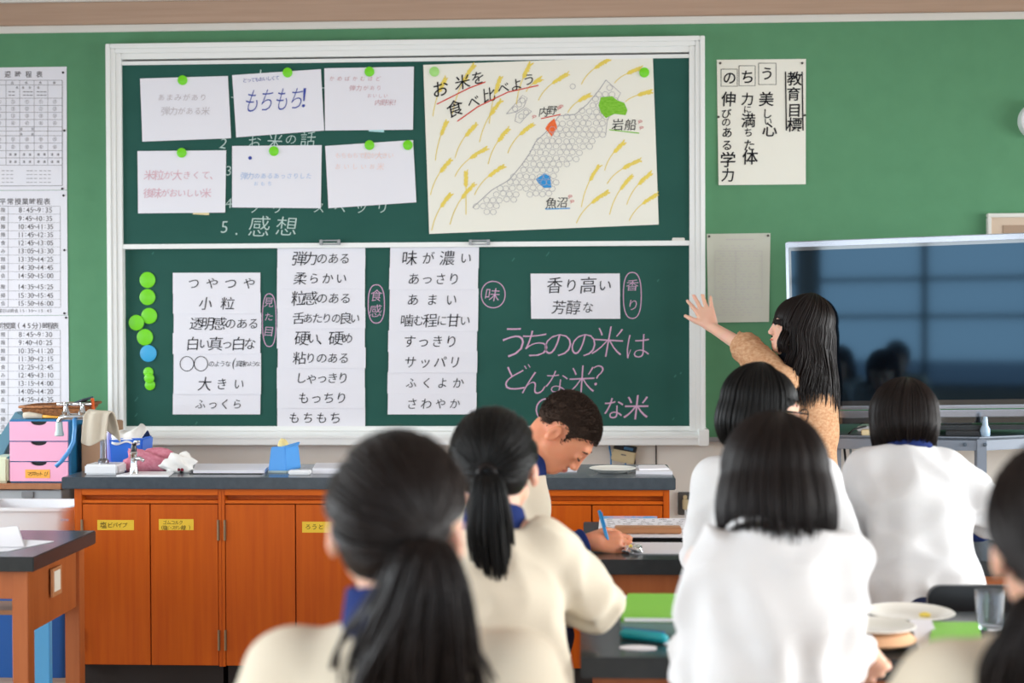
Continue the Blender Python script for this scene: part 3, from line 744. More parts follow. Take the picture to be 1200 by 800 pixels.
# pillar tap
yt = 5.62; s = FPX/yt
tap = thing('pillar_tap', 'tall chrome laboratory tap with two cross handles at the left bench end', 'tap', P(122, 550, yt, ZT))
bx = X(123.5, yt)
MB().box(bx-.066, bx+.066, yt-.06, yt+.06, ZT, ZT+.04).build('base_box', 'plastic_white', tap, bevel=.006, smooth=True)
zt_ = at(120, 488, yt)[2]; px_ = X(121, yt)
MB().lathe([(.022, 0), (.022, .012), (.014, .02), (.012, zt_-ZT-.04)], (px_, yt, ZT+.04), n=16).build('pillar', 'silver', tap, smooth='auto')
MB().tube([(px_, yt, zt_), (X(95, yt), yt, zt_), (X(80, yt), yt, zt_), (X(72, yt), yt, zt_-.004), (X(69.5, yt), yt, zt_-.018), (X(69.5, yt), yt, zt_-.03)], [.013, .014, .013, .011, .011, .011], 12).build('spout', 'chrome', tap, smooth=True)
MB().lathe([(.013, .05), (.014, .02), (.019, -.002), (.016, -.006)], (X(69.5, yt), yt, zt_-.072), n=16).build('nozzle', 'teal_grey', tap, smooth='auto')
for hx in (77.5, 96.5):
    c = (X(hx, yt), yt, zt_)
    v = MB().lathe([(.013, .008), (.016, .018), (.01, .026), (.008, .045), (.012, .05), (.01, .056)], c, n=14)
    v.build('valve', 'chrome', tap, smooth='auto')
    h = MB().tube([(c[0]-.034, yt-.008, c[2]+.05), (c[0]+.034, yt+.008, c[2]+.05)], [.007, .0065], 8).tube([(c[0]-.008, yt+.034, c[2]+.05), (c[0]+.008, yt-.034, c[2]+.05)], [.007, .0065], 8)
    h.build('cross_handle', 'chrome', tap, smooth=True)
MB().tube([(X(89, yt), yt-.015, zt_-.008), (X(89.5, yt), yt-.02, zt_-.05), (X(89, yt), yt-.03, zt_-.1), (X(84, yt), yt-.04, zt_-.14), (X(77, yt), yt-.05, zt_-.175), (X(71, yt), yt-.055, zt_-.195)], .0085, 10).build('drain_hose', 'hose', tap, smooth=True)

def cloth(name, label, cat, m, fn, nu, nv, group=None, t=.004, loc=None):
    vs = []; fs = []
    for j in range(nv+1):
        for i in range(nu+1): vs.append(fn(i/nu, j/nv))
    for j in range(nv):
        for i in range(nu): a = j*(nu+1)+i; fs.append((a, a+1, a+nu+2, a+nu+1))
    V = np.array(vs, float)
    o = rawmesh(name, V, fs, m, None, loc if loc is not None else (V[:, 0].mean(), V[:, 1].mean(), V[:, 2].min()))
    md = o.modifiers.new('thickness', 'SOLIDIFY'); md.thickness = t; md.offset = 0
    sb = o.modifiers.new('smooth', 'SUBSURF'); sb.levels = 1; sb.render_levels = 1
    return tag(o, label, cat, group)
xa, xb_ = X(101, yt), X(131, yt)
def tow(u, v):
    # hangs over the spout: v from front bottom over the pipe to the back
    x = xa+(xb_-xa)*u; fold = .006*math.sin(u*11)
    if v < .45: q = v/.45; return (x-.012*(1-q)-.004, yt-.02+fold, zt_-.105*(1-q)*(1+.12*math.sin(u*5))+.012*q)
    q = (v-.45)/.55; a = q*1.4
    return (x+.03*q, yt-.02+.05*q+fold, zt_+.012+.024*math.sin(q*3.0)-.09*q*q*(.4+u))
cloth('hand_towel', 'beige towel hung over the tall tap', 'towel', 'towel', tow, 14, 16, t=.007)

# low tap with white plate
yq = 5.58; lt = thing('low_tap', 'short chrome lever tap standing on a white plate on the bench', 'tap', P(160, 550, yq, ZT))
MB().prism([(X(145, yq), yq-.1, ZT), (X(206, yq), yq-.1, ZT), (X(200, yq), yq+.04, ZT), (X(152, yq), yq+.04, ZT)], [(X(145, yq), yq-.1, ZT+.008), (X(206, yq), yq-.1, ZT+.008), (X(200, yq), yq+.04, ZT+.008), (X(152, yq), yq+.04, ZT+.008)]).build('plate', 'plastic_white', lt, bevel=.002)
c = (X(158.5, yq), yq-.02, ZT+.008)
MB().lathe([(.018, 0), (.016, .01), (.013, .04), (.013, .07), (.015, .08), (.012, .085)], c, n=16).build('column', 'chrome', lt, smooth='auto')
MB().lathe([(.011, .085), (.012, .1), (.009, .112)], c, n=14).build('collar', 'black', lt, smooth='auto')
MB().tube([(c[0], c[1], c[2]+.112), (c[0]+.012, c[1]-.01, c[2]+.125), (c[0]+.03, c[1]-.02, c[2]+.127)], [.009, .007, .004], 8).build('lever', 'chrome', lt, smooth=True)
MB().tube([(c[0], c[1], c[2]+.055), (c[0]+.03, c[1]-.012, c[2]+.058), (c[0]+.045, c[1]-.016, c[2]+.05)], [.009, .008, .007], 8).build('spout', 'chrome', lt, smooth=True)

# blue bin lined with white bag, behind
yb = 5.85
bb = thing('blue_tub', 'bright blue square tub lined with a white bag behind the short tap', 'tub', P(152, 540, yb, ZT))
x0, x1 = X(134, yb), X(172, yb); zb1 = at(150, 512, yb)[2]
MB().hexa([(x0+.006, yb-.06, ZT), (x1-.006, yb-.06, ZT), (x1-.006, yb+.08, ZT), (x0+.006, yb+.08, ZT)], [(x0-.002, yb-.065, zb1), (x1+.002, yb-.065, zb1), (x1+.002, yb+.085, zb1), (x0-.002, yb+.085, zb1)]).build('tub_body', 'bright_blue', bb, bevel=.006, smooth=True)
m = MB()
for i in range(13):
    u = i/12; m.v.append((x0+.01+(x1-x0-.02)*u, yb-.068, zb1-.022-.006*math.sin(u*9)))
for i in range(13):
    u = i/12; m.v.append((x0+.004+(x1-x0-.008)*u, yb-.05, zb1+.012+.012*math.sin(u*4)+.008*math.sin(u*13)))
for i in range(13):
    u = i/12; m.v.append((x0+.004+(x1-x0-.008)*u, yb+.03, zb1+.02+.03*math.exp(-((u-.75)/.2)**2)+.01*math.sin(u*9)))
for i in range(13):
    u = i/12; m.v.append((x0+.004+(x1-x0-.008)*u, yb+.085, zb1-.01))
m.f = [(j*13+i, j*13+i+1, (j+1)*13+i+1, (j+1)*13+i) for j in range(3) for i in range(12)]
o = m.build('bag_liner', 'cloth_white', bb, smooth=True); md = o.modifiers.new('t', 'SOLIDIFY'); md.thickness = .003
yl = 5.9; x0, x1 = X(123.5, yl), X(133.5, yl); pv = thing('pump_bottle', 'pale lavender bottle squeezed beside the blue tub', 'bottle', P(128, 540, yl, ZT))
MB().lathe([(.019, 0), (.021, .008), (.021, .1), (.016, .13), (.009, .145)], ((x0+x1)/2, yl, ZT), n=20).build('bottle_body', 'lav', pv, smooth='auto')
MB().lathe([(.011, .145), (.011, .165), (.006, .17)], ((x0+x1)/2, yl, ZT), n=14).build('cap', 'plastic_white', pv, smooth='auto')

# pink cloth bag & white cloth
def blob(name, label, cat, m, c, r, seed, amp=.25, group=None, extra=None):
    rr = random.Random(seed); ks = [(rr.uniform(2, 7), rr.uniform(2, 7), rr.uniform(0, 6), rr.uniform(.3, 1)) for _ in range(6)]
    vs = []; fs = []; nu, nv = 28, 14
    for j in range(nv+1):
        th = math.pi*j/nv
        for i in range(nu):
            ph = 2*math.pi*i/nu; d = np.array([math.sin(th)*math.cos(ph), math.sin(th)*math.sin(ph), math.cos(th)])
            g = 1+amp*sum(w*math.sin(a*d[0]*1.6+b*d[2]*1.6+p_+d[1]*a) for a, b, p_, w in ks)/3
            q = d*g*np.array(r); q[2] = max(q[2], -r[2]*.55)
            vs.append(np.array(c)+q+np.array([0, 0, r[2]*.55]))
    for j in range(nv):
        for i in range(nu): fs.append((j*nu+i, j*nu+(i+1) % nu, (j+1)*nu+(i+1) % nu, (j+1)*nu+i))
    o = rawmesh(name, vs, fs, m, None, c); return tag(o, label, cat, group)
yk = 5.70
pb = blob('cloth_pouch', 'crumpled pink cloth pouch lying behind the short tap', 'pouch', 'cloth_pink', P(174, 550, yk, ZT), (.105, .04, .06), 4)
wc = blob('crumpled_cloth', 'crumpled white cloth with dark red print beside the pink pouch', 'cloth', 'cloth_white', P(209, 550, 5.66, ZT), (.062, .03, .05), 8, .5)
for x, y, rr in ((207, 556, .006), (211, 557, .006)):
    p = at(x, y, 5.606); MB().lathe([(rr, -.004), (rr, .004), (rr*.5, .007)], (p[0], 5.635, ZT+.012), n=8).build('print_spot', 'maroon', wc, smooth=True)
p = P(210, 545, 5.72, ZT)
tag(MB().lathe([(.016, 0), (.02, .02), (.018, .045), (.01, .058)], p, n=14).build('small_ornament', mat('brown_ornament', (150, 92, 62), .6, noise=((60, 60, 60), (60, 40, 40), .1)), None, loc=p, smooth=True), 'small brown ornament half hidden behind the white cloth', 'ornament')

# papers, tissue box, eraser, dishes
def flat(name, label, cat, m, pts, z, t, group=None, bevel=0):
    """flat sheet or board lying at height z: pts = (photo column, depth)"""
    a = [(X(px, d), d, z) for px, d in pts]; b = [(q[0], q[1], z+t) for q in a]
    c = np.mean(np.array(a), 0)
    return tag(MB().prism(a, b).build(name, m, None, loc=c, bevel=bevel), label, cat, group)
flat('paper_stack', 'stack of white printed sheets lying behind the sky blue box', 'papers', 'paper', [(226, 5.62), (309, 5.62), (318, 5.9), (229, 5.9)], ZT, .012)
flat('dark_folder', 'dark clear file lying on the worktop left of the sky blue box', 'file', 'black_matte', [(222, 5.585), (306, 5.585), (309, 5.61), (224, 5.61)], ZT, .002)
yb = 5.7; tb = thing('tissue_holder', 'sky blue tapered box with pale yellow sponge on the worktop', 'box', P(333, 550, yb, ZT))
zt1 = at(333, 522.5, yb)[2]
c0 = [(X(317, yb), yb-.05, ZT+.008), (X(338, yb), yb-.05, ZT+.008), (X(350, yb), yb+.05, ZT+.008), (X(325, yb), yb+.05, ZT+.008)]
c1 = [(X(320, yb), yb-.042, zt1), (X(336.5, yb), yb-.042, zt1), (X(347.5, yb), yb+.042, zt1), (X(327, yb), yb+.042, zt1)]
MB().hexa(c0, c1).build('box_body', 'sky_blue', tb, bevel=.003)
MB().hexa([(p[0], p[1], ZT) for p in c0], [(p[0], p[1], ZT+.008) for p in c0]).build('base_strip', 'teal_grey', tb)
MB().hexa([c1[1], c1[2], (c1[2][0]-.01, c1[2][1], zt1), (c1[1][0]-.02, c1[1][1]+.02, zt1)], [(c1[1][0]+.003, c1[1][1], zt1-.008), (c1[2][0]+.006, c1[2][1], zt1+.012), (c1[2][0], c1[2][1], zt1+.014), (c1[1][0]-.005, c1[1][1]+.02, zt1+.004)]).build('flap', 'sky_blue', tb)
sp = blob('sponge', 'pale yellow sponge poking out of the sky blue box', 'sponge', 'sponge', P(331.5, 522, yb-.005, zt1-.012), (.02, .018, .028), 3, .2)
er = thing('white_eraser', 'small white block lying beside the sky blue box', 'eraser', P(352, 553, 5.6, ZT))
MB().box(X(339, 5.6), X(364, 5.6), 5.57, 5.62, ZT, ZT+.017).build('block', 'plastic_white', er, bevel=.004, smooth=True)
flat('paper_stack', 'small heap of white sheets left of the nearest ponytail girl', 'papers', 'paper', [(366, 5.62), (452, 5.62), (452, 5.85), (370, 5.85)], ZT, .02)
flat('paper_strip', 'white folded paper strip on the bench in front of the boy', 'paper', 'paper', [(636, 5.7), (676, 5.7), (676, 5.78), (636, 5.78)], ZT, .008)
def plate(label, c, r, m='porcelain', group='round plates', h=.018):
    o = lathe_thing('plate', label, 'plate', m, [(r*.55, 0), (r*.6, .002), (r*.95, h*.85), (r, h), (r*.97, h+.002), (r*.62, .006), (.001, .005)], c, 40, group); return o
plate('white round plate on the bench beside the folded napkins', P(718, 555, 5.68, ZT), .094)
flat('napkin', 'folded white napkins at the right end of the bench', 'napkin', 'paper', [(745, 5.62), (788, 5.6), (781, 5.8), (745, 5.82)], ZT, .012)
flat('napkin', 'upper thin white napkin laid over the folded napkins', 'napkin', 'paper', [(749, 5.64), (784, 5.66), (779, 5.8), (748, 5.79)], ZT+.0125, .006)

# controls on the cream wall
yc = WALL-.03; rc = thing('wall_controller', 'cream wall controller with black display hanging crooked under the board', 'controller', at(731, 531, WALL))
c = at(731.5, 531, yc); a = R_(-11)
rotf = lambda v: (c[0]+(v[0])*math.cos(a)-(v[2])*math.sin(a), v[1], c[2]+v[0]*math.sin(a)+v[2]*math.cos(a))
MB().box(-.056, .056, yc, WALL, -.045, .045).xf(rotf).build('casing', 'cream_plastic', rc, bevel=.006, smooth=True)
MB().box(-.054, .054, yc-.003, yc+.002, .012, .042).xf(rotf).build('display', 'black', rc, bevel=.002)
MB().box(-.006, .038, yc-.004, yc, .019, .032).xf(rotf).build('readout', mat('blue_readout', (66, 120, 160), .3), rc)
MB().box(-.014, .01, yc-.001, yc+.001, -.011, -.005).xf(rotf).build('badge', 'ink_soft', rc)
for px in (716, 733, 744):
    MB().tube([at(px-2 if px < 730 else px, 522, WALL-.01), at(px, 534, WALL-.012), at(px, 552, WALL-.01), at(px, 600, WALL-.01)], .004, 6).build('cable', 'hose' if px < 740 else 'black_matte', rc, smooth=True)
so = thing('wall_socket', 'dark grey wall socket plate with cream plug in it', 'socket', at(802.5, 590, WALL))
a_ = at(794.5, 576.5, WALL-.004); b_ = at(811.5, 603, WALL-.004)
MB().box(a_[0], b_[0], WALL-.006, WALL+.012, b_[2], a_[2]).build('plate', 'gunmetal', so, bevel=.003)
a_ = at(800, 585, WALL-.03); b_ = at(807, 597, WALL-.03)
MB().box(a_[0], b_[0], WALL-.04, WALL-.006, b_[2], a_[2]).build('plug', 'cream_plastic', so, bevel=.004, smooth=True)
q = at(803, 582.5, WALL-.02); MB().box(q[0]-.009, q[0]+.009, WALL-.02, WALL-.006, q[2]-.009, q[2]+.009).build('second_plug', 'cream_plastic', so, bevel=.003)
q = at(803.5, 597, WALL-.03); MB().tube([(q[0], WALL-.025, q[2]), (q[0], WALL-.03, q[2]-.1), (q[0]+.02, WALL-.02, .2)], .005, 6).build('cord', 'plastic_white', so, smooth=True)

# ---------------------------------------------------------------- left corner: side cabinet with drawers and basket
yS = 6.1; zs = at(40, 567, yS)[2]
sc = thing('side_cabinet', 'low grey side cabinet with brown wooden top left of the bench', 'cabinet', (X(0, yS), yS, 0))
xl, xr = X(-60, yS), X(71, yS)
MB().box(xl, xr, yS, WALL-.02, zs-.024, zs).build('cabinet_top', 'wood_tan', sc, bevel=.003)
MB().box(xl, xr-.03, yS+.25, WALL-.03, 0, zs-.024).build('carcass', 'plastic_grey', sc)
MB().box(xl, xr-.005, yS+.02, yS+.25, zs-.085, zs-.03).build('drawer', 'plastic_grey', sc, bevel=.003)
MB().box(X(23, yS), X(37, yS), yS+.012, yS+.02, zs-.062, zs-.035).build('drawer_pull', 'alu_dark', sc, bevel=.002)
for xx in (xl+.03, xr-.03): MB().box(xx-.015, xx+.015, yS+.03, yS+.06, 0, zs-.024).build('leg', 'alu_dark', sc)
# pink drawers
yD = 6.14; pd = thing('drawer_box', 'three drawer pink storage box with blue casing below the timetables', 'storage box', P(46, 560, yD, zs))
x0, x1 = X(11.5, yD), X(79.5, yD); z1 = at(40, 491.5, yD)[2]; xe = X(94, 6.3)
MB().box(x0-.004, x1+.012, yD+.006, yD+.3, zs, z1).build('casing', 'blue_case', pd, bevel=.003)
hh = (z1-zs-.012)/3
for i in range(3):
    za = zs+.008+i*hh; xm = (x0+x1)/2
    d = MB(); n = 14
    top = [(x0, za+hh-.005)]+[(xm-.036, za+hh-.005)]+[(xm+.036*math.cos(math.pi*(1-t/n)), za+hh-.005-.016*math.sin(math.pi*t/n)) for t in range(1, n)]+[(xm+.036, za+hh-.005), (x1, za+hh-.005)]
    pol = [(x0, za), (x1, za)]+top[::-1]
    d.prism([(p[0], yD-.004, p[1]) for p in pol], [(p[0], yD+.008, p[1]) for p in pol])
    dr = d.build('drawer', 'pink', pd)
    MB().box(xm-.038, xm+.038, yD+.0052, yD+.0082, za+hh-.022, za+hh-.004).build('finger_hole', 'black_matte', dr)
    if i == 0:
        a_ = at(29.5, 550, yD-.005); b_ = at(58.5, 560, yD-.005)
        MB().box(a_[0], b_[0], yD-.0055, yD-.004, b_[2], a_[2]).build('label_tape', 'tape_orange', dr)
        Ink(yD-.0064).row('マグネット', 34, 48, 555, 7, thin=0).ch('び', 54, 555, 6).build('label_writing', 'ink', dr)
bk = thing('wicker_basket', 'brown wicker basket with dark lining on top of the pink drawers', 'basket', (X(64, 6.3), 6.3, z1))
y0, y1 = 6.2, 6.4; xa, xb_ = X(28, 6.25), X(100, 6.25)
MB().hexa([(xa+.02, y0+.02, z1), (xb_-.02, y0+.02, z1), (xb_-.02, y1-.02, z1), (xa+.02, y1-.02, z1)], [(xa, y0, z1+.05), (xb_, y0, z1+.05), (xb_+.02, y1, z1+.06), (xa, y1, z1+.05)]).build('basket_body', 'wicker', bk, bevel=.008, smooth=True)
MB().tube([(xa, y0, z1+.052), (xb_, y0, z1+.052), (xb_+.02, y1, z1+.062), (xa, y1, z1+.052)], .006, 8, closed=True).build('rim', 'wicker', bk, smooth=True)
MB().hexa([(X(86, 6.3), y0+.01, z1+.052), (X(107, 6.35), y0+.03, z1+.078), (X(108, 6.38), y1, z1+.082), (X(86, 6.3), y1, z1+.055)], [(X(86, 6.3), y0+.01, z1+.058), (X(107, 6.35), y0+.03, z1+.086), (X(108, 6.38), y1, z1+.09), (X(86, 6.3), y1, z1+.061)]).build('lining_flap', 'steel_dark', bk)
br_ = thing('paint_brush', 'cream bristled flat brush with yellow handle on the pink drawers', 'brush', P(45, 487, 6.17, z1))
MB().tube([(X(28, 6.17), 6.17, z1+.016), (X(34, 6.17), 6.17, z1+.017), (X(44, 6.17), 6.17, z1+.014), (X(50, 6.17), 6.17, z1+.012)], [.013, .016, .012, .009], 10).build('bristles', 'towel', br_, smooth=True)
MB().tube([(X(50, 6.17), 6.17, z1+.012), (X(58, 6.17), 6.17, z1+.010), (X(70, 6.17), 6.17, z1+.008)], [.008, .006, .005], 8).build('handle', 'tape_orange', br_, smooth=True)
yy = 6.47
sl = tag(MB().hexa([(X(-30, yy), yy, zs+.001), (X(-8, yy), yy, zs+.001), (X(27, yy), yy, z1-.005), (X(18, yy), yy, z1+.015)], [(X(-30, yy), yy+.15, zs+.001), (X(-8, yy), yy+.15, zs+.001), (X(27, yy), yy+.15, z1-.005), (X(18, yy), yy+.15, z1+.015)]).build('leaning_panel', mat('blue_grey_board', (96, 142, 160), .5), None, bevel=.003), 'blue grey panel leaning against the pink drawers', 'panel')
cb = tag(MB().box(X(95, 6.2), X(119, 6.2), 6.2, 6.5, .02, at(100, 497, 6.2)[2]).build('cardboard_carton', 'cardboard', None, bevel=.004), 'brown cardboard carton standing between drawers and bench', 'carton')
zc_ = at(100, 497, 6.2)[2]
tag(MB().tube([(X(107.5, 6.3), 6.3, zc_+.001), (X(110, 6.3), 6.3, (zc_+z1)/2), (X(108.5, 6.3), 6.3, z1+.085)], .008, 8).build('bamboo_stick', 'orange', None, smooth=True), 'thin orange stick standing right of the wicker basket', 'stick')
tag(MB().box(X(0, 6.13)-.05, X(8.5, 6.13), 6.13, 6.28, zs, zs+.115).build('cream_container', mat('pale_green_plastic', (222, 226, 196), .5), None, bevel=.01, smooth=True), 'pale green plastic container left of the pink drawers', 'container')
# white basin
yB = 5.72; wb = thing('white_basin', 'large white plastic basin with thick rim beside the bench', 'basin', (X(35, yB), yB+.15, .0))
x0, x1 = X(-40, yB), X(82.5, yB); zr_ = at(40, 595, yB)[2]
rim = []
def rrect(x0, x1, y0, y1, r, z, n=6):
    o = []
    for cx_, cy_, a0 in ((x1-r, y1-r, 0), (x0+r, y1-r, 90), (x0+r, y0+r, 180), (x1-r, y0+r, 270)):
        for i in range(n+1):
            a = R_(a0+90*i/n); o.append((cx_+r*math.cos(a), cy_+r*math.sin(a), z))
    return o
def tubshape(x0, x1, y0, y1, z0, z1, taper, wall):
    loops = [rrect(x0+taper, x1-taper, y0+taper, y1-taper, .05, z0), rrect(x0, x1, y0, y1, .05, z1-.012), rrect(x0-.012, x1+.012, y0-.012, y1+.012, .055, z1-.012), rrect(x0-.012, x1+.012, y0-.012, y1+.012, .055, z1),
             rrect(x0+wall, x1-wall, y0+wall, y1-wall, .045, z1), rrect(x0+taper+wall, x1-taper-wall, y0+taper+wall, y1-taper-wall, .045, z0+.01)]
    m = MB(); n = len(loops[0])
    for L in loops: m.v += L
    for j in range(5):
        for i in range(n): m.f.append((j*n+i, j*n+(i+1) % n, (j+1)*n+(i+1) % n, (j+1)*n+i))
    m.f += [tuple(range(n))[::-1], tuple(range(5*n, 6*n))]
    return m
ob = tubshape(x0, x1-.012, yB, yB+.3, zr_-.26, zr_, .03, .01).build('basin_body', 'plastic_white', wb, smooth='auto')
Ink(yB-.0005).row('ooo', 72.5, 79, 609, 5, thin=.01, jit=0).build('faint_mark', 'ink_lblue', wb)
tb2 = tag(tubshape(X(-60, yB-.02), X(83.5, yB-.02), yB-.02, yB+.3, 0, zr_-.255, .02, .012).build('blue_crate', 'deep_blue', None, smooth='auto'), 'deep blue plastic bin under the white basin', 'bin')
tag(MB().box(X(12, 5.3), X(56, 5.3), 5.3, 5.33, 0, .62).build('light_blue_board', mat('light_blue_board', (92, 176, 232), .5), None, bevel=.003), 'light blue board standing behind the left student desk', 'board')

# ---------------------------------------------------------------- student desks
def desk(label, x0, x1, y0, y1, z, group='black topped student desks', th=.045, leftend=True):
    t = thing('student_desk', label, 'desk', ((x0+x1)/2, (y0+y1)/2, 0), group)
    MB().box(x0, x1, y0, y1, z-th, z).build('desk_top', 'tabletop', t, bevel=.003)
    i = .03
    for xx in (x0+i, x1-i-.05):
        for yy in (y0+i, y1-i-.05):
            MB().box(xx, xx+.05, yy, yy+.05, 0, z-th).build('leg', 'desk_wood', t, bevel=.002)
    MB().box(x0+i+.05, x1-i-.05, y0+i+.01, y0+i+.03, z-th-.09, z-th).build('apron', 'desk_wood', t, bevel=.002)
    MB().box(x0+i+.05, x1-i-.05, y1-i-.03, y1-i-.01, z-th-.09, z-th).build('apron', 'desk_wood', t, bevel=.002)
    for xx in (x0+i+.01, x1-i-.03):
        MB().box(xx, xx+.02, y0+i+.05, y1-i-.05, z-th-.2, z-th).build('end_panel', 'desk_wood', t, bevel=.002)
    MB().box(x0+i+.03, x1-i-.03, (y0+y1)/2+.06, y1-i-.03, z-th-.2, z-th-.185).build('book_shelf', 'wood_pale', t)
    return t
ZD = .75
lx1 = X(38, 4.2); ld = desk('black topped wooden student desk at the left edge of the picture', lx1-1.5, lx1, 4.2, 4.75, ZD)
p = at(51, 692, 4.5); MB().box(lx1-.032, lx1-.026, 4.42, 4.5, ZD-.165, ZD-.075).build('name_card_holder', 'wood_pale', ld); MB().box(lx1-.03, lx1-.0245, 4.435, 4.485, ZD-.15, ZD-.085).build('name_card', 'paper_warm', ld)
def curled(u, v):
    px = -70+100*u-8*v; d = 4.36+.3*v; q = at(px, 600, d)
    return (q[0], d, ZD+.004+.022*(u**2)*(v**2)+.004*v)
cloth('worksheet', 'white worksheet with a lifted corner, upper of two on the left student desk', 'paper', 'paper', curled, 8, 8, 'worksheets on the left desk', t=.001)
flat('worksheet', 'white worksheet, lower of two on the left student desk', 'paper', 'paper', [(-60, 4.24), (8, 4.3), (62, 4.5), (-60, 4.6)], ZD+.0005, .0015, 'worksheets on the left desk')
fx0 = X(660, 4.2)
desk('black topped student desk where the boy in profile writes', .0, 1.75, 4.2, 5.0, ZD)
nx0 = X(679, 2.97); ZN = .75
desk('near black topped student desk with green book and plates', nx0, nx0+1.75, 2.97, 3.47, ZN)

# on the far desk
cbd = flat('clipboard', 'dark board under a large printed sheet on the far desk', 'clipboard', 'black_matte', [(702, 4.56), (880, 4.56), (860, 4.98), (704, 4.98)], ZD+.0005, .012)
ns = flat('printed_sheet', 'large white printed sheet lying on the dark board', 'sheet', 'paper', [(700, 4.545), (880, 4.545), (858, 4.99), (702, 4.96)], ZD+.013, .003)
m = MB(); r = random.Random(2)
for i in range(10):
    y = 4.6+.037*i; x = X(712, 4.7)
    while x < X(850, 4.7):
        L = r.uniform(.006, .03); m.add([(x, y, ZD+.0165), (x+L, y, ZD+.0165), (x+L, y+.008, ZD+.0165), (x, y+.008, ZD+.0165)], [(0, 1, 2, 3)]); x += L+r.uniform(.008, .03)
ORG[ns] = np.array(ns.location); m.build('printed_rows', 'ink_soft', ns)
tag(MB().box(X(720, 4.62), X(798, 4.62), 4.6, 4.66, ZD+.0168, ZD+.037).build('wooden_ruler', 'wood_pale', None, bevel=.003), 'pale wooden bar lying on the printed sheet of far desk', 'ruler')
flat('worksheet', 'white worksheet in front of the printed sheet on far desk', 'paper', 'paper', [(737, 4.3), (850, 4.3), (850, 4.52), (737, 4.52)], ZD+.0005, .002)
flat('colour_leaflet', 'thin pink and blue leaflet behind the wooden bar', 'leaflet', mat('leaflet_print', (226, 186, 200), .7, noise=((30, 30, 30), (130, 180, 226), .1)), [(706, 4.99), (770, 4.99), (768, 5.0-.003), (707, 5.0-.003)], ZD+.0005, .02)
bag = blob('plastic_packet', 'small clear plastic packet under the boy\'s fingertips', 'packet', 'clear', P(742, 640, 4.32, ZD+.002), (.03, .025, .016), 5, .4)
tag(bag, 'small clear plastic packet at the fingertips of the boy', 'packet')
tag(MB().lathe([(.004, 0), (.006, .004), (.003, .009)], P(739, 640, 4.29, ZD+.022), n=8).build('rice_grain', 'yellow', None, smooth=True), 'tiny yellow grain on the clear packet', 'grain')

# on the near desk
gb = thing('green_book', 'lime green covered book lying on the near desk', 'book', (X(765, 3.3), 3.3, ZN+.03), None)
GZ = ZN+.03
flat('flat_box', 'grey green flat box under the lime green book', 'box', 'grey_box', [(726, 3.17), (825, 3.17), (823, 3.45), (728, 3.45)], ZN+.0005, .0285, None, .003)
q = [(X(727, 3.18), 3.18), (X(825, 3.18), 3.18), (X(822, 3.46), 3.46), (X(735, 3.46), 3.46)]
MB().prism([(x, y, GZ) for x, y in q], [(x, y, GZ+.012) for x, y in q]).build('cover', 'green_book', gb, bevel=.002)
MB().box(X(731, 3.18), X(823, 3.18), 3.178, 3.44, GZ+.002, GZ+.0098).build('pages', 'paper', gb)
pc = thing('pen_case', 'teal pen case lying in front of the green book', 'pen case', (X(755, 3.12), 3.12, ZN))
MB().tube([(X(727, 3.14), 3.15, ZN+.011), (X(732, 3.14), 3.145, ZN+.012), (X(775, 3.1), 3.105, ZN+.012), (X(782, 3.1), 3.10, ZN+.011)], [.006, .012, .0115, .006], 12).build('case_body', 'teal', pc, smooth=True)
MB().tube([(X(729, 3.14), 3.15, ZN+.0235), (X(778, 3.1), 3.105, ZN+.0235)], .002, 6).build('zip', 'deep_blue', pc)
def oval(name, label, cat, m, px, Y, rx, ry, z, t):
    c = (X(px, Y), Y, z); return tag(MB().lathe([(1, 0), (1, t), (.001, t)], (0, 0, 0), n=28).xf(lambda v: (c[0]+v[0]*rx, c[1]+v[1]*ry, c[2]+v[2])).build(name, m, None, loc=c), label, cat)
oval('paper_disc', 'white oval paper slip beside the teal pen case', 'paper', 'paper', 747, 3.055, .04, .022, ZN+.0005, .002)
oval('paper_disc', 'white paper scrap at the right tip of the pen case', 'paper', 'paper', 787, 3.1, .018, .018, ZN+.0005, .002)
oval('paper_disc', 'small white scrap near the bright white pullover sleeve', 'paper', 'paper', 792, 3.04, .02, .016, ZN+.0005, .002)
# right end of the near desk
pl1 = plate('large white plate with a bit of yellow food near the right boy', P(1066, 710, 3.365, ZN+.001), .103, h=.02)
lathe_thing('food_bit', 'small yellow bit of food on the large white plate', 'food', 'yellow', [(.012, 0), (.014, .004), (.006, .008)], P(1084, 705, 3.38, ZN+.0075), 10)
dd = lathe_thing('peach_dish', 'peach coloured dish carrying a white saucer on near desk', 'dish', 'melamine', [(.05, 0), (.085, .012), (.09, .016), (.075, .03), (.075, .032), (.001, .032)], P(1024, 740, 3.1, ZN+.0005), 32)
plate('small white saucer stacked on the peach dish', P(1026, 735, 3.1, ZN+.0328), .085, h=.012)
gf = thing('green_folder', 'lime green open folder box standing on the near desk corner', 'folder', (X(1110, 3.2), 3.2, ZN))
q = [(X(1088, 3.02), 3.02), (X(1152, 3.02), 3.02), (X(1150, 3.22), 3.24), (X(1094, 3.22), 3.24)]
MB().prism([(x, y, ZN+.001) for x, y in q], [(x, y, ZN+.024) for x, y in q]).build('folder_body', 'green_book', gf, bevel=.003)
q = [(X(1078, 3.0), 2.985, ZN+.001), (X(1106, 3.0), 2.985, ZN+.001), (X(1094, 3.2), 3.22, ZN+.03), (X(1068, 3.2), 3.22, ZN+.03)]
MB().hexa(q, [(x, y, z+.002) for x, y, z in q]).build('paper_flap', 'paper', gf)
gl = thing('drinking_glass', 'clear drinking glass standing by the right foreground pupil', 'glass', P(1155, 720, 3.3, ZN))
cG = P(1160, 720, 3.28, ZN+.001)
gl.location = tuple(cG); ORG[gl] = cG
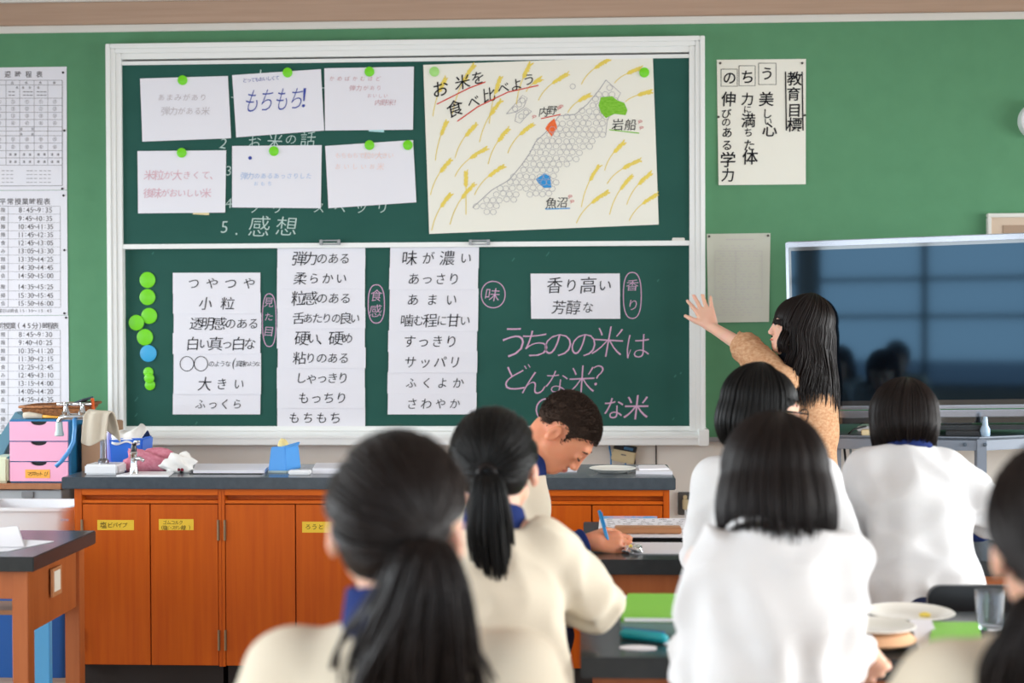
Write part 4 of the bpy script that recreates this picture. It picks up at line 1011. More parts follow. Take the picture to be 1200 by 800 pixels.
MB().lathe([(.026, 0), (.028, .004), (.034, .085), (.032, .085), (.026, .008), (.001, .008)], cG, n=28).build('glass_body', 'glass', gl, smooth='auto')

# ---------------------------------------------------------------- television on a steel rack
TY = 6.32; tvp = at(925, 283, TY)
ang = R_(-11); rolla = R_(1.2); TW, THh = 1.42, .805
tvz0 = at(950, 497, TY)[2]
tv = thing('television', 'large flat television with glossy black frame, dark screen reflecting windows', 'television', (tvp[0]+.69, 6.1, tvz0))
def tvx(v):
    x, y, z = v[0], v[1], v[2]
    x, z = x*math.cos(rolla)-z*math.sin(rolla), x*math.sin(rolla)+z*math.cos(rolla)
    return (tvp[0]+x*math.cos(ang)-y*math.sin(ang), TY+x*math.sin(ang)+y*math.cos(ang), tvz0+z)
f_ = .042
MB().box(0, TW, 0, .06, .075, THh).xf(tvx).build('housing', 'tv_bezel', tv, bevel=.008, smooth=True)
MB().box(f_*.55, TW-f_*.55, -.0015, .01, .1, THh-f_).xf(tvx).build('screen', 'tv_screen', tv)
MB().box(0, TW, -.006, .02, THh-.026, THh-.004).xf(tvx).build('top_bezel', 'silver', tv, bevel=.003)
MB().box(0, .012, -.006, .02, .08, THh-.02).xf(tvx).build('side_bezel', 'silver', tv, bevel=.002)
m = MB().box(0, TW, -.008, .04, .062, .077).box(0, TW, -.014, .04, .028, .058)
m.xf(tvx).build('speaker_bar', 'silver', tv, bevel=.004, smooth=True)
MB().box(0, TW, -.01, .05, 0, .03).xf(tvx).build('lower_edge', 'tv_bezel', tv, bevel=.004)
zrk = at(1000, 511, 6.0)[2]
MB().box(TW/2-.06, TW/2+.06, .02, .05, zrk-tvz0+.02, .05).xf(tvx).build('neck', 'black', tv)
MB().box(TW/2-.3, TW/2+.3, -.1, .16, zrk-tvz0+.005, zrk-tvz0+.022).xf(tvx).build('foot', 'black', tv)
rk = thing('steel_rack', 'grey blue steel rack carrying the television', 'rack', (X(1150, 5.95), 6.2, 0))
c0 = (X(973, 6.0), 6.0); c1 = (X(1148, 5.9), 5.9); c2 = (X(1148, 5.9)+.95, 6.35)
pts = [c0, c1, c2, (c2[0], 6.74), (c0[0], 6.74)]
MB().prism([(x, y, zrk-.01) for x, y in pts], [(x, y, zrk) for x, y in pts]).build('top_plate', 'steel_dark', rk)
def beam(a, b, z0, z1, w_=.02):
    d = np.array(b)-np.array(a); d = d/np.linalg.norm(d); n_ = np.array([-d[1], d[0]])*w_
    return [(a[0], a[1]), (b[0], b[1]), (b[0]+n_[0], b[1]+n_[1]), (a[0]+n_[0], a[1]+n_[1])]
for a, b in ((c0, c1), (c1, c2)):
    q = beam(a, b, 0, 0); MB().prism([(x, y, zrk-.052) for x, y in q], [(x, y, zrk+.004) for x, y in q]).build('edge_beam', 'steel_blue', rk, bevel=.002)
for (x, y) in (c1, (c0[0]+.02, c0[1]+.02), (c2[0]-.06, c2[1]+.03), (c2[0]-.06, 6.68), (c0[0]+.02, 6.68)):
    MB().box(x-.012, x+.028, y-.004, y+.036, 0, zrk-.005).build('post', 'steel_blue', rk, bevel=.002)
MB().box(c0[0]+.03, c1[0]+.02, 6.05, 6.7, .3, .315).build('lower_shelf', 'steel_dark', rk)
q = at(1131, 525, 5.9)
for px in (1131, 1154): MB().disc_y((X(px, 5.9), 5.9-.003 if px > 1146 else 5.9+.004, zrk-.026), .008, .008, .006, n=10).build('bolt', 'steel_dark', rk)
flat('white_box', 'flat white box under the television on the rack', 'box', 'plastic_white', [(1004, 6.25), (1075, 6.25), (1075, 6.4), (1010, 6.4)], zrk+.001, .022, None, .004)
flat('cream_block', 'cream coloured block lying on the rack below the television', 'block', 'cream_plastic', [(1009, 6.03), (1036, 6.03), (1036, 6.1), (1009, 6.1)], zrk+.001, .022, None, .004)
flat('video_player', 'thin black player on the rack right of the short haired pupil', 'player', 'black', [(1108, 5.98), (1148, 5.98), (1152, 6.12), (1108, 6.12)], zrk+.001, .02, None, .003)
bt = lathe_thing('pale_bottle', 'pale blue bottle standing at the rack corner post', 'bottle', mat('pale_blue_plastic', (170, 196, 218), .3), [(.018, 0), (.02, .01), (.02, .03), (.012, .045), (.009, .08), (.001, .082)], P(1154.5, 500, 5.99, zrk+.001), 18)
for i, (xa, ya, xb_, yb_) in enumerate([(976, 508, 985, 512), (990, 512, 1012, 500)]):
    a = at(xa, ya, 6.1); b = at(xb_, yb_, 6.15)
    tag(MB().tube([a, (a+b)/2+np.array([0, 0, .012]), b, b+np.array([.03, .1, -.005])], .004, 6).build('cable', 'black_matte', None, smooth=True), ['black cable curling on the rack behind the teacher', 'black cable arching up to the white box on rack'][i], 'cable')
for i, px in enumerate((981, 989, 996)):
    a = at(px, 531, 6.3); tag(MB().tube([(a[0], 6.3, zrk-.06), (a[0]+.012, 6.3, zrk-.18), (a[0]-.01, 6.3, zrk-.3), (a[0]+.01, 6.3, .32)], .005, 6).build('cable', 'black_matte' if i < 2 else 'plastic_grey', None, smooth=True), ['black cable hanging under the rack, nearest the teacher', 'second black cable hanging under the rack', 'grey cable hanging under the rack'][i], 'cable')
p = at(1180, 505, 6.74); kn = thing('wall_fitting', 'round metal fitting on the wall behind the rack', 'fitting', (p[0], WALL, p[2]))
MB().disc_y((p[0], WALL+.012, p[2]), .03, .03, .05, n=20).build('knob', 'silver', kn, smooth='auto')
MB().disc_y((p[0], WALL+.012, p[2]), .042, .042, .02, n=24).build('rose', 'alu_dark', kn, smooth='auto')

# ---------------------------------------------------------------- chairs and stools
def chair(label, x, y, rz, sh=.43, group='black backed chairs'):
    t = thing('school_chair', label, 'chair', (x, y, 0), group); t.rotation_euler = (0, 0, 0)
    ORG[t] = np.array([x, y, 0.])
    c, s = math.cos(rz), math.sin(rz); tf = lambda v: (x+v[0]*c-v[1]*s, y+v[0]*s+v[1]*c, v[2])
    MB().hexa([(-.19, -.19, sh), (.19, -.19, sh), (.18, .2, sh), (-.18, .2, sh)], [(-.19, -.19, sh+.022), (.19, -.19, sh+.022), (.18, .2, sh+.022), (-.18, .2, sh+.022)]).xf(tf).build('seat', 'black', t, bevel=.008)
    o = rrect(-.18, .18, -.07, .07, .035, 0); a = [(p[0], -.2-.02, .722+p[1]) for p in o]; b = [(p[0], -.2, .722+p[1]) for p in o]
    MB().prism(a, b).xf(tf).build('backrest', 'black', t)
    for sx in (-1, 1):
        MB().tube([(sx*.17, .18, sh), (sx*.18, .2, .012)], .011, 8).xf(tf).build('leg', 'chrome', t, smooth=True)
        MB().tube([(sx*.165, -.19, .74), (sx*.17, -.18, sh+.02), (sx*.18, -.2, .012)], .011, 8).xf(tf).build('leg', 'chrome', t, smooth=True)
    return t
chair('black backed chair under the short haired pupil before the television', X(1090, 3.6)+.17, 3.80, 0, .366)
chair('black backed chair with shiny frame farther back by the steel rack', X(1186, 5.4), 5.4, R_(35))
def stool(label, x, y, rz=0):
    t = thing('wooden_stool', label, 'stool', (x, y, 0), 'square wooden stools')
    c, s = math.cos(rz), math.sin(rz); tf = lambda v: (x+v[0]*c-v[1]*s, y+v[0]*s+v[1]*c, v[2])
    MB().box(-.16, .16, -.14, .14, .365, .388).xf(tf).build('seat', 'wood_pale', t, bevel=.005)
    for sx in (-1, 1):
        for sy in (-1, 1): MB().box(sx*.13-.018, sx*.13+.018, sy*.11-.018, sy*.11+.018, 0, .365).xf(tf).build('leg', 'wood_tan', t, bevel=.002)
        MB().box(-.112, .112, sx*.11-.01, sx*.11+.01, .12, .15).xf(tf).build('stretcher', 'wood_tan', t)
    return t
# ---------------------------------------------------------------- people: signed distance bodies meshed with surface nets
def smin(a, b, k):
    h = np.clip(.5+.5*(b-a)/k, 0, 1); return b*(1-h)+a*h-k*h*(1-h)
def smax(a, b, k): return -smin(-a, -b, k)
def ell(p, c, r):
    q = p-np.array(c); r = np.array(r); k0 = np.linalg.norm(q/r, axis=1); k1 = np.linalg.norm(q/(r*r), axis=1)+1e-9
    return k0*(k0-1)/k1
def cone(p, a, b, ra, rb):
    a = np.array(a, float); b = np.array(b, float); d = b-a; L = d@d+1e-12
    t = np.clip(((p-a)@d)/L, 0, 1); return np.linalg.norm(p-a-t[:, None]*d, axis=1)-(ra+(rb-ra)*t)
def union(ds, k):
    r = ds[0]
    for d in ds[1:]: r = smin(r, d, k)
    return r
_lat = np.random.RandomState(7).rand(32, 32, 32).astype(np.float32)
def vnoise(p):
    i = np.floor(p).astype(int); f = p-i; f = f*f*(3-2*f); i &= 31; j = (i+1) & 31
    r = 0
    for dx, wx in ((i[:, 0], 1-f[:, 0]), (j[:, 0], f[:, 0])):
        for dy, wy in ((i[:, 1], 1-f[:, 1]), (j[:, 1], f[:, 1])):
            for dz, wz in ((i[:, 2], 1-f[:, 2]), (j[:, 2], f[:, 2])): r = r+_lat[dx, dy, dz]*wx*wy*wz
    return r*2-1

def mesh_sdf(fn, lo, hi, h):
    """naive surface nets, evaluated only near the surface"""
    lo = np.array(lo, float); hi = np.array(hi, float); B = 4
    nb = np.maximum(np.ceil((hi-lo)/(h*B)).astype(int), 1); n = nb*B+1
    cx_ = [lo[i]+(np.arange(nb[i])+.5)*h*B for i in range(3)]
    G = np.stack(np.meshgrid(*cx_, indexing='ij'), -1).reshape(-1, 3)
    dc = fn(G).reshape(nb); near = np.abs(dc) < h*B*.87*1.25+.016
    up = np.repeat(np.repeat(np.repeat(dc, B, 0), B, 1), B, 2)
    D = np.pad(up, ((0, 1), (0, 1), (0, 1)), mode='edge').astype(np.float64)
    m = np.repeat(np.repeat(np.repeat(near, B, 0), B, 1), B, 2); Mk = np.zeros(n, bool)
    for a in (0, 1):
        for b in (0, 1):
            for c in (0, 1): Mk[a:a+m.shape[0], b:b+m.shape[1], c:c+m.shape[2]] |= m
    idx = np.argwhere(Mk); P_ = lo+idx*h; val = np.empty(len(P_))
    for s in range(0, len(P_), 200000): val[s:s+200000] = fn(P_[s:s+200000])
    D[Mk] = val
    S = D < 0; N = np.array(D.shape)-1
    corner = [(a, b, c) for a in (0, 1) for b in (0, 1) for c in (0, 1)]
    cnt = np.zeros(N, np.int8)
    for a, b, c in corner: cnt += S[a:a+N[0], b:b+N[1], c:c+N[2]]
    act = (cnt > 0) & (cnt < 8); cells = np.argwhere(act); vid = -np.ones(N, int); vid[act] = np.arange(len(cells))
    acc = np.zeros((len(cells), 3)); num = np.zeros(len(cells))
    for ax in range(3):
        for o1 in (0, 1):
            for o2 in (0, 1):
                o = [0, 0, 0]; oth = [k for k in range(3) if k != ax]; o[oth[0]] = o1; o[oth[1]] = o2
                q = list(o); q[ax] = 1
                d0 = D[cells[:, 0]+o[0], cells[:, 1]+o[1], cells[:, 2]+o[2]]; d1 = D[cells[:, 0]+q[0], cells[:, 1]+q[1], cells[:, 2]+q[2]]
                x = (d0 < 0) != (d1 < 0); t = np.where(x, d0/np.where(x, d0-d1, 1), 0)
                pt = np.tile(np.array(o, float), (len(cells), 1)); pt[:, ax] = t
                acc[x] += pt[x]; num[x] += 1
    V = lo+(cells+acc/num[:, None])*h
    F = []
    for ax in range(3):
        u, v = (ax+1) % 3, (ax+2) % 3
        sl0 = [slice(None)]*3; sl1 = [slice(None)]*3; sl0[ax] = slice(0, -1); sl1[ax] = slice(1, None)
        A, Bx = S[tuple(sl0)], S[tuple(sl1)]; e = np.argwhere(A != Bx)
        e = e[(e[:, u] > 0) & (e[:, v] > 0) & (e[:, u] < N[u]) & (e[:, v] < N[v]) & (e[:, ax] < N[ax])]
        ins = A[e[:, 0], e[:, 1], e[:, 2]]
        def c_(du, dv):
            q = e.copy(); q[:, u] -= du; q[:, v] -= dv; return vid[q[:, 0], q[:, 1], q[:, 2]]
        Q = np.stack([c_(0, 0), c_(1, 0), c_(1, 1), c_(0, 1)], 1); Q[~ins] = Q[~ins][:, ::-1]
        F.append(Q)
    F = np.concatenate(F); F = F[(F >= 0).all(1)]
    return V, F

def rotm(yaw=0, pitch=0, roll=0):
    """head turn: yaw + to the person's left, pitch + down, roll + to the person's right (degrees)"""
    return np.array(Matrix.Rotation(R_(yaw), 3, 'Z') @ Matrix.Rotation(R_(-pitch), 3, 'X') @ Matrix.Rotation(R_(roll), 3, 'Y'))

def head_sdf(p, fem):
    d = union([ell(p, (0, -.014, .026), (.0745, .094, .083)), ell(p, (0, .028, -.03), (.059, .062, .08)),
               ell(p, (0, .055, -.086), (.027, .029, .024)), cone(p, (.05, .004, -.055), (.018, .058, -.089), .016, .014), cone(p, (-.05, .004, -.055), (-.018, .058, -.089), .016, .014)], .03)
    d = smin(d, cone(p, (-.03, .079, .02), (.03, .079, .02), .010, .010), .018)
    for s in (-1, 1): d = smax(d, -ell(p, (s*.032, .1, .001), (.019, .016, .0115)), .012)
    for s in (-1, 1): d = smin(d, ell(p, (s*.031, .078, .0), (.015, .0135, .0125)), .004)
    d = smin(d, cone(p, (0, .088, .004), (0, .1025, -.034), .006, .0098), .012)
    for s in (-1, 1): d = smin(d, ell(p, (s*.0115, .096, -.038), (.008, .0095, .0075)), .006)
    d = smin(d, ell(p, (0, .087, -.0585), (.022, .0105, .0055)), .006); d = smin(d, ell(p, (0, .085, -.0695), (.018, .0105, .0065)), .006)
    d = smax(d, -cone(p, (-.021, .094, -.0635), (.021, .094, -.0635), .0022, .0022), .003)
    for s in (-1, 1):
        e = ell(p-np.array([0, 1, 0])*(p[:, 2:3]*.15)*0, (s*(.081), -.012, -.016), (.011, .0175, .030))
        e = smax(e, -ell(p, (s*.092, -.007, -.012), (.010, .011, .020)), .004)
        d = smin(d, e, .006)
    return d

def hand_prims(w, f, s, curl, spread=.10, thumb=.5, k=1.0):
    """w wrist, f finger direction, s side of the thumb, curl per finger (radians per joint); palm faces -n"""
    f = np.array(f, float); f /= np.linalg.norm(f); s = np.array(s, float); s -= f*(s@f); s /= np.linalg.norm(s); n = np.cross(f, s)
    w = np.array(w, float); out = []
    return w, f, s, n, curl, spread, thumb, k
def hand_sdf(p, H, sgn=1):
    w, f, s, n, curl, spread, thumb, k = H; n = n*sgn   # n = back of the hand
    ds = [cone(p, w, w+f*.02*k, .021*k, .022*k)]; pal = []
    offs = (.030, .010, -.011, -.029); lens = ((.040, .025, .021), (.044, .028, .022), (.041, .026, .021), (.032, .020, .018))
    for i in range(4):
        kn = w+f*(.085-.004*abs(i-1)-(.007 if i == 3 else 0))*k+s*offs[i]*k
        pal.append(cone(p, w+s*offs[i]*.6*k+f*.012*k, kn, .0135*k, .0115*k))
    ds.append(union(pal, .012)); d = union(ds, .015)
    fin = []
    for i in range(4):
        kn = w+f*(.085-.004*abs(i-1)-(.007 if i == 3 else 0))*k+s*offs[i]*k
        a = 0; dr = f+s*spread*(1.5-i)*.8; dr /= np.linalg.norm(dr); q = kn; r0 = .0094-.0007*(i == 3)
        fd = None
        for j in range(3):
            a += curl[i]*(1 if j == 0 else 1.05); v = dr*math.cos(a)-n*math.sin(a); e = q+v*lens[i][j]*k
            c = cone(p, q, e, (r0-.0007*j)*k, (r0-.0007*(j+1))*k); fd = c if fd is None else smin(fd, c, .003); q = e
        fin.append(fd)
    for fd in fin: d = np.minimum(d, smin(d, fd, .005)) if True else d
    t0 = w+f*.022*k+s*.022*k; v = f*math.cos(.75)+s*math.sin(.75)-n*.25*thumb; v /= np.linalg.norm(v)
    t1 = t0+v*.042*k; v2 = f*math.cos(.75-.5*thumb)+s*math.sin(.75-.5*thumb)-n*.55*thumb; v2 /= np.linalg.norm(v2); t2 = t1+v2*.030*k; t3 = t2+v2*.024*k-n*.004*thumb*k
    th = union([cone(p, t0, t1, .0145*k, .0115*k), cone(p, t1, t2, .0108*k, .0098*k), cone(p, t2, t3, .0098*k, .0078*k)], .005)
    return smin(d, th, .007)

class Person:
    def __init__(s, label, x, y, face, J, group=None, skin='skin_f', fem=True, res=.009, hs=1.0, hrot=(0, 0, 0), cat='person'):
        s.x, s.y, s.J, s.fem, s.hs = x, y, J, fem, hs
        a = R_(face); s.Rz = np.array([[math.cos(a), -math.sin(a), 0], [math.sin(a), math.cos(a), 0], [0, 0, 1]]); s.T = np.array([x, y, 0.])
        s.H = rotm(*hrot); s.hc = np.array(J['head'], float); s.skin = skin; s.res = res
        V, F = mesh_sdf(s.body, *s.bounds(), res)
        s.o = rawmesh('person', s.w(V), F, skin, None, (x, y, 0)); tag(s.o, label, cat, group)
    def w(s, V): return np.asarray(V)@s.Rz.T+s.T
    def l(s, P): return s.Rz.T@(np.asarray(P, float)-s.T)
    def bounds(s, m=.13):
        A = np.array([v for k, v in s.J.items() if isinstance(v, (tuple, list, np.ndarray)) and len(v) == 3], float)
        lo, hi = A.min(0)-m, A.max(0)+m; lo[2] = max(lo[2], -.01); return lo, hi
    def tohead(s, p): return ((p-s.hc)@s.H)/s.hs
    def fromhead(s, q): return (np.asarray(q)*s.hs)@s.H.T+s.hc
    def body(s, p):
        J = s.J; g = lambda k: np.array(J[k], float)
        hd = head_sdf(s.tohead(p), s.fem)*s.hs
        nk0 = s.fromhead(np.array([0, -.028, -.045])); nk = .047*s.hs if s.fem else .052*s.hs
        t = union([cone(p, g('pelvis'), g('waist'), .105, .10), cone(p, g('waist'), g('chest'), .10, .105), cone(p, g('chest'), g('neck'), .10, .055),
                   cone(p, g('shl'), g('shr'), .045, .045)], .05)
        d = smin(t, cone(p, g('neck'), nk0, nk*1.08, nk), .03); d = smin(d, hd, .012)
        for q in 'lr':
            d = smin(d, union([cone(p, g('sh'+q), g('el'+q), .043, .034), cone(p, g('el'+q), g('wr'+q), .034, .0235)], .012), .02)
            d = smin(d, union([cone(p, g('hip'+q), g('kn'+q), .072, .05), cone(p, g('kn'+q), g('an'+q), .048, .032), cone(p, g('an'+q)+np.array([0, -.02, -.03]), g('an'+q)+np.array([0, .13, -.045]), .034, .026)], .02), .03)
            if 'hand'+q in J: d = smin(d, hand_sdf(p, J['hand'+q], J.get('sgn'+q, 1)), .008)
        return d
    def shirt(s, m='jersey', fold=.007, seed=0, hem=None, sleeve=(1, 1), fat=1.0, name='jersey_top', res=.009, ribs=None, neckr=.062, gather=0, armfat=1.0):
        J = s.J; g = lambda k: np.array(J[k], float); sd = np.array([seed*3.1, seed*1.7, seed*2.3])
        ends = {}
        for q, sl in zip('lr', sleeve): v_ = g('wr'+q)-g('el'+q); ends[q] = g('el'+q)+v_*sl if sl > 0 else g('wr'+q)+v_/np.linalg.norm(v_)*sl
        hem_ = g('pelvis')[2]-.10 if hem is None else hem
        up = g('neck')-g('pelvis'); up = up/np.linalg.norm(up)
        def fn(p):
            P0, P1, P2, N_ = g('pelvis'), g('waist'), g('chest'), g('neck')
            t = union([cone(p*np.array([.80, 1, 1]), P0*np.array([.80, 1, 1]), P1*np.array([.80, 1, 1]), .138*fat, .128*fat), cone(p*np.array([.80, 1, 1]), P1*np.array([.80, 1, 1]), P2*np.array([.80, 1, 1]), .128*fat, .125*fat),
                       cone(p*np.array([.9, 1, 1]), P2*np.array([.9, 1, 1]), (N_-up*.03)*np.array([.9, 1, 1]), .122*fat, neckr), cone(p, g('shl'), g('shr'), .06*fat, .06*fat)], .06)
            arms = None
            for q in 'lr':
                a = union([cone(p, g('sh'+q), g('el'+q), .063*armfat, .054*armfat), cone(p, g('el'+q), ends[q], .054*armfat, .043*armfat)], .02)
                ax = g('wr'+q)-g('el'+q); L = np.linalg.norm(ax); ax = ax/L
                cut = (p-ends[q])@ax-.012
                sel = (p-g('el'+q))@ax > .02
                near = np.linalg.norm(p-ends[q], axis=1) < .13
                a = np.where(sel & near, np.maximum(a, cut), a)
                rel = (p-g('el'+q)); dd = np.linalg.norm(rel, axis=1)
                a = a+fold*.9*np.sin(((p-g('el'+q))@(g('sh'+q)-g('wr'+q))/np.linalg.norm(g('sh'+q)-g('wr'+q)))*95+vnoise(p*9+sd)*3)*np.exp(-(dd/.10)**2)
                if ribs: a = a+ribs*np.sin((p-ends[q])@ax*190+vnoise(p*14)*1.5)*((p-g('el'+q))@ax > -.08)
                arms = a if arms is None else np.minimum(arms, a)
            d = smin(t, arms, .022)
            n1 = vnoise(np.stack([p[:, 0]*11+p[:, 2]*5, p[:, 1]*9, p[:, 2]*5-p[:, 0]*4], 1)+sd); n2 = vnoise(np.stack([p[:, 0]*8-p[:, 2]*9, p[:, 1]*8, p[:, 2]*11+p[:, 0]*6], 1)+sd+9)
            d = d+fold*(1.3*np.abs(n1)+1.0*np.abs(n2)-.8)
            if gather: d = d+gather*np.sin(np.arctan2(p[:, 0]-N_[0], np.abs(p[:, 1]-N_[1])+.05)*13+vnoise(p*6+sd)*2.5)*np.clip((N_[2]-.02-p[:, 2])/.2, 0, 1)*np.clip((p[:, 2]-hem_)/.1, 0, 1)
            d = np.maximum(d, hem_-p[:, 2])
            qn = p-N_; tn = qn@up; rn = np.linalg.norm(qn-tn[:, None]*up, axis=1)
            return smax(d, np.minimum(tn-.012, .085-rn), .008)
        V, F = mesh_sdf(fn, *s.bounds(.17), res)
        return rawmesh(name, s.w(V), F, m, s.o)
    def part(s, name, m, fn, lo, hi, res): V, F = mesh_sdf(fn, lo, hi, res); return rawmesh(name, s.w(V), F, m, s.o)
    def collar(s, m='navy', h=.035, r=.066, wide=1.0, low=.03):
        N_ = np.array(s.J['neck'], float); nk0 = s.fromhead(np.array([0, -.028, -.05])); ax = nk0-N_; ax /= np.linalg.norm(ax)
        def fn(p):
            q = p-N_; t = q@ax; rad = np.linalg.norm((q-t[:, None]*ax)*np.array([1/wide, 1, 1]), axis=1)
            fl = r-.25*t
            return smax(np.maximum(np.abs(rad-fl)-.006, -low-t), t-h-.012*np.clip(-q[:, 1]/.06, -1, 1), .006)
        return s.part('collar', m, fn, N_-.12, N_+.12, .0055)
    def cuffs(s, m='navy', which='lr', length=.055, r=.041):
        for q in which:
            e, w_ = np.array(s.J['el'+q], float), np.array(s.J['wr'+q], float); ax = (w_-e)/np.linalg.norm(w_-e); b = w_-ax*.012; a = b-ax*length
            def fn(p):
                t = (p-a)@ax; rad = np.linalg.norm(p-a-t[:, None]*ax, axis=1)
                return smax(smax(rad-r-.002*np.sin(t*260), -t, .004), t-length, .008)
            s.part('cuff', m, fn, np.minimum(a, b)-.07, np.maximum(a, b)+.07, .005)
    def trousers(s, m='trousers'):
        J = s.J; g = lambda k: np.array(J[k], float)
        def fn(p):
            d = cone(p*np.array([.8, 1, 1]), g('pelvis')*np.array([.8, 1, 1]), (g('pelvis')+np.array([0, 0, .1]))*np.array([.8, 1, 1]), .125, .115)
            for q in 'lr': d = smin(d, union([cone(p, g('hip'+q), g('kn'+q), .085, .068), cone(p, g('kn'+q), g('an'+q)+np.array([0, 0, .03]), .066, .055)], .02), .03)
            d = d+.006*vnoise(p*13)
            return smax(d, .075-p[:, 2], .01)
        lo, hi = s.bounds(.12); hi[2] = g('pelvis')[2]+.24; s.part('trousers', m, fn, lo, hi, .012)
    def shoes(s, m='plastic_white'):
        for q in 'lr':
            a = np.array(s.J['an'+q], float)
            fn = lambda p: np.maximum(union([cone(p, a+np.array([0, -.03, -.03]), a+np.array([0, .14, -.04]), .045, .038), cone(p, a+np.array([0, 0, .01]), a+np.array([0, 0, -.03]), .042, .045)], .02), .002-p[:, 2])
            s.part('shoe', m, fn, a-np.array([.08, .1, .1]), a+np.array([.08, .21, .09]), .008)
    # ------------------------------------------------------------ hair
    def hairmesh(s, strands, m, cap=None, rad=.0016, name='hair', seg=3):
        V = []; F = []; n0 = 0
        if cap is not None:
            cv, cf = mesh_sdf(cap, (-.12, -.15, -.14), (.12, .13, .15), .006); V.append(cv); F += [tuple(f) for f in cf]; n0 = len(cv)
        for st in strands:
            P_ = np.asarray(st); n = len(P_); T_ = np.gradient(P_, axis=0); T_ /= np.linalg.norm(T_, axis=1)[:, None]+1e-9
            ref = P_-np.array([0, -.01, 0]); ref = ref-T_*(ref*T_).sum(1)[:, None]; ref /= np.linalg.norm(ref, axis=1)[:, None]+1e-9; B_ = np.cross(T_, ref)
            r = rad*np.interp(np.linspace(0, 1, n), [0, .15, .75, 1], [.7, 1, 1, .25])[:, None]
            ring = [P_+r*(math.cos(2*math.pi*k/seg)*ref+1.5*math.sin(2*math.pi*k/seg)*B_) for k in range(seg)]
            V.append(np.stack(ring, 1).reshape(-1, 3))
            for i in range(n-1):
                for k in range(seg): a = n0+i*seg+k; b = n0+i*seg+(k+1) % seg; F.append((a, b, b+seg, a+seg))
            n0 += n*seg
        return rawmesh(name, s.w(s.fromhead(np.concatenate(V))), F, m, s.o)

SK_C = np.array([0, -.014, .026]); SK_R = np.array([.0745, .094, .083])
def skull(d, off): return SK_C+d*(SK_R+off)
def face_cap(off=.007, brow=.045, side=.028, nape=-.05, ear=True):
    """smooth hair base: the skull shell, open over the face, ending at the nape"""
    def fn(p):
        d = ell(p, SK_C, SK_R+off)
        d = smin(d, ell(p, (0, -.045, -.02), (.058+off, .05+off, .055)), .02)
        cut = smin(brow-.03*np.clip(np.abs(p[:, 0])/.07, 0, 1)**2-p[:, 2], p[:, 1]-side, .01)   # keep where above brow OR behind side
        d = smax(d, cut*1.0, .008)
        d = smax(d, nape-p[:, 2], .01)
        if ear:
            for s_ in (-1, 1): d = smax(d, -ell(p, (s_*.090, -.010, -.022), (.028, .030, .040)), .006)
        return d
    return fn
def slerp(a, b, t):
    w_ = math.acos(max(-1, min(1, float(a@b)))); 
    if w_ < 1e-4: return a
    return (math.sin((1-t)*w_)*a+math.sin(t*w_)*b)/math.sin(w_)
def unit(v): v = np.array(v, float); return v/np.linalg.norm(v)

def ponytail(tie, length, seed, drift=(0, 0), spread=.035, n_cap=700, n_tail=420, back=.03, loose=0, wave=.006):
    """strands combed from the hairline to the tie, and the tail hanging from it (head coordinates)"""
    r = random.Random(seed); out = []; td = unit((np.array(tie)-SK_C)/SK_R); tie = np.array(tie, float)
    for i in range(n_cap):
        az = r.uniform(-math.pi, math.pi); fz = abs(az)
        el_ = .55 if fz < .9 else (.20 if fz < 1.9 else (-.30 if fz < 2.1 else -.62))
        el_ += r.uniform(-.05, .05)
        if r.random() < .6: el_ = el_+(1.3-el_)*r.random()
        d0 = np.array([math.sin(az)*math.cos(el_), math.cos(az)*math.cos(el_), math.sin(el_)])
        st = []
        off = r.uniform(.006, .012)
        for t in np.linspace(0, 1, 11):
            o = off+.006*math.sin(t*math.pi); p = skull(slerp(d0, td, t), o)
            st.append(p*(1-t**6)+tie*t**6)
        out.append(st)
    for i in range(n_tail):
        a = r.uniform(0, 2*math.pi); q = math.sqrt(r.random()); L = length*(1-.35*r.random()**2.2); sx, sy = math.cos(a)*q, math.sin(a)*q
        ph = r.uniform(0, 6); st = []; lw = loose*r.uniform(-1, 1)
        for t in np.linspace(0, 1, 13):
            e = min(1, t*3.2); wid = .010+spread*(math.sin(min(t*1.25, 1)*math.pi*.62))**.8*(1-.30*t)
            st.append(tie+np.array([drift[0]*t+sx*wid+lw*t*t+wave*math.sin(t*7+ph*.3)*t, -back*math.sin(e*math.pi/2)*(1-.35*t)+drift[1]*t+sy*wid*.75-.004, -L*(t**1.12)+.012*math.sin(e*math.pi)]))
        out.append(st)
    return out
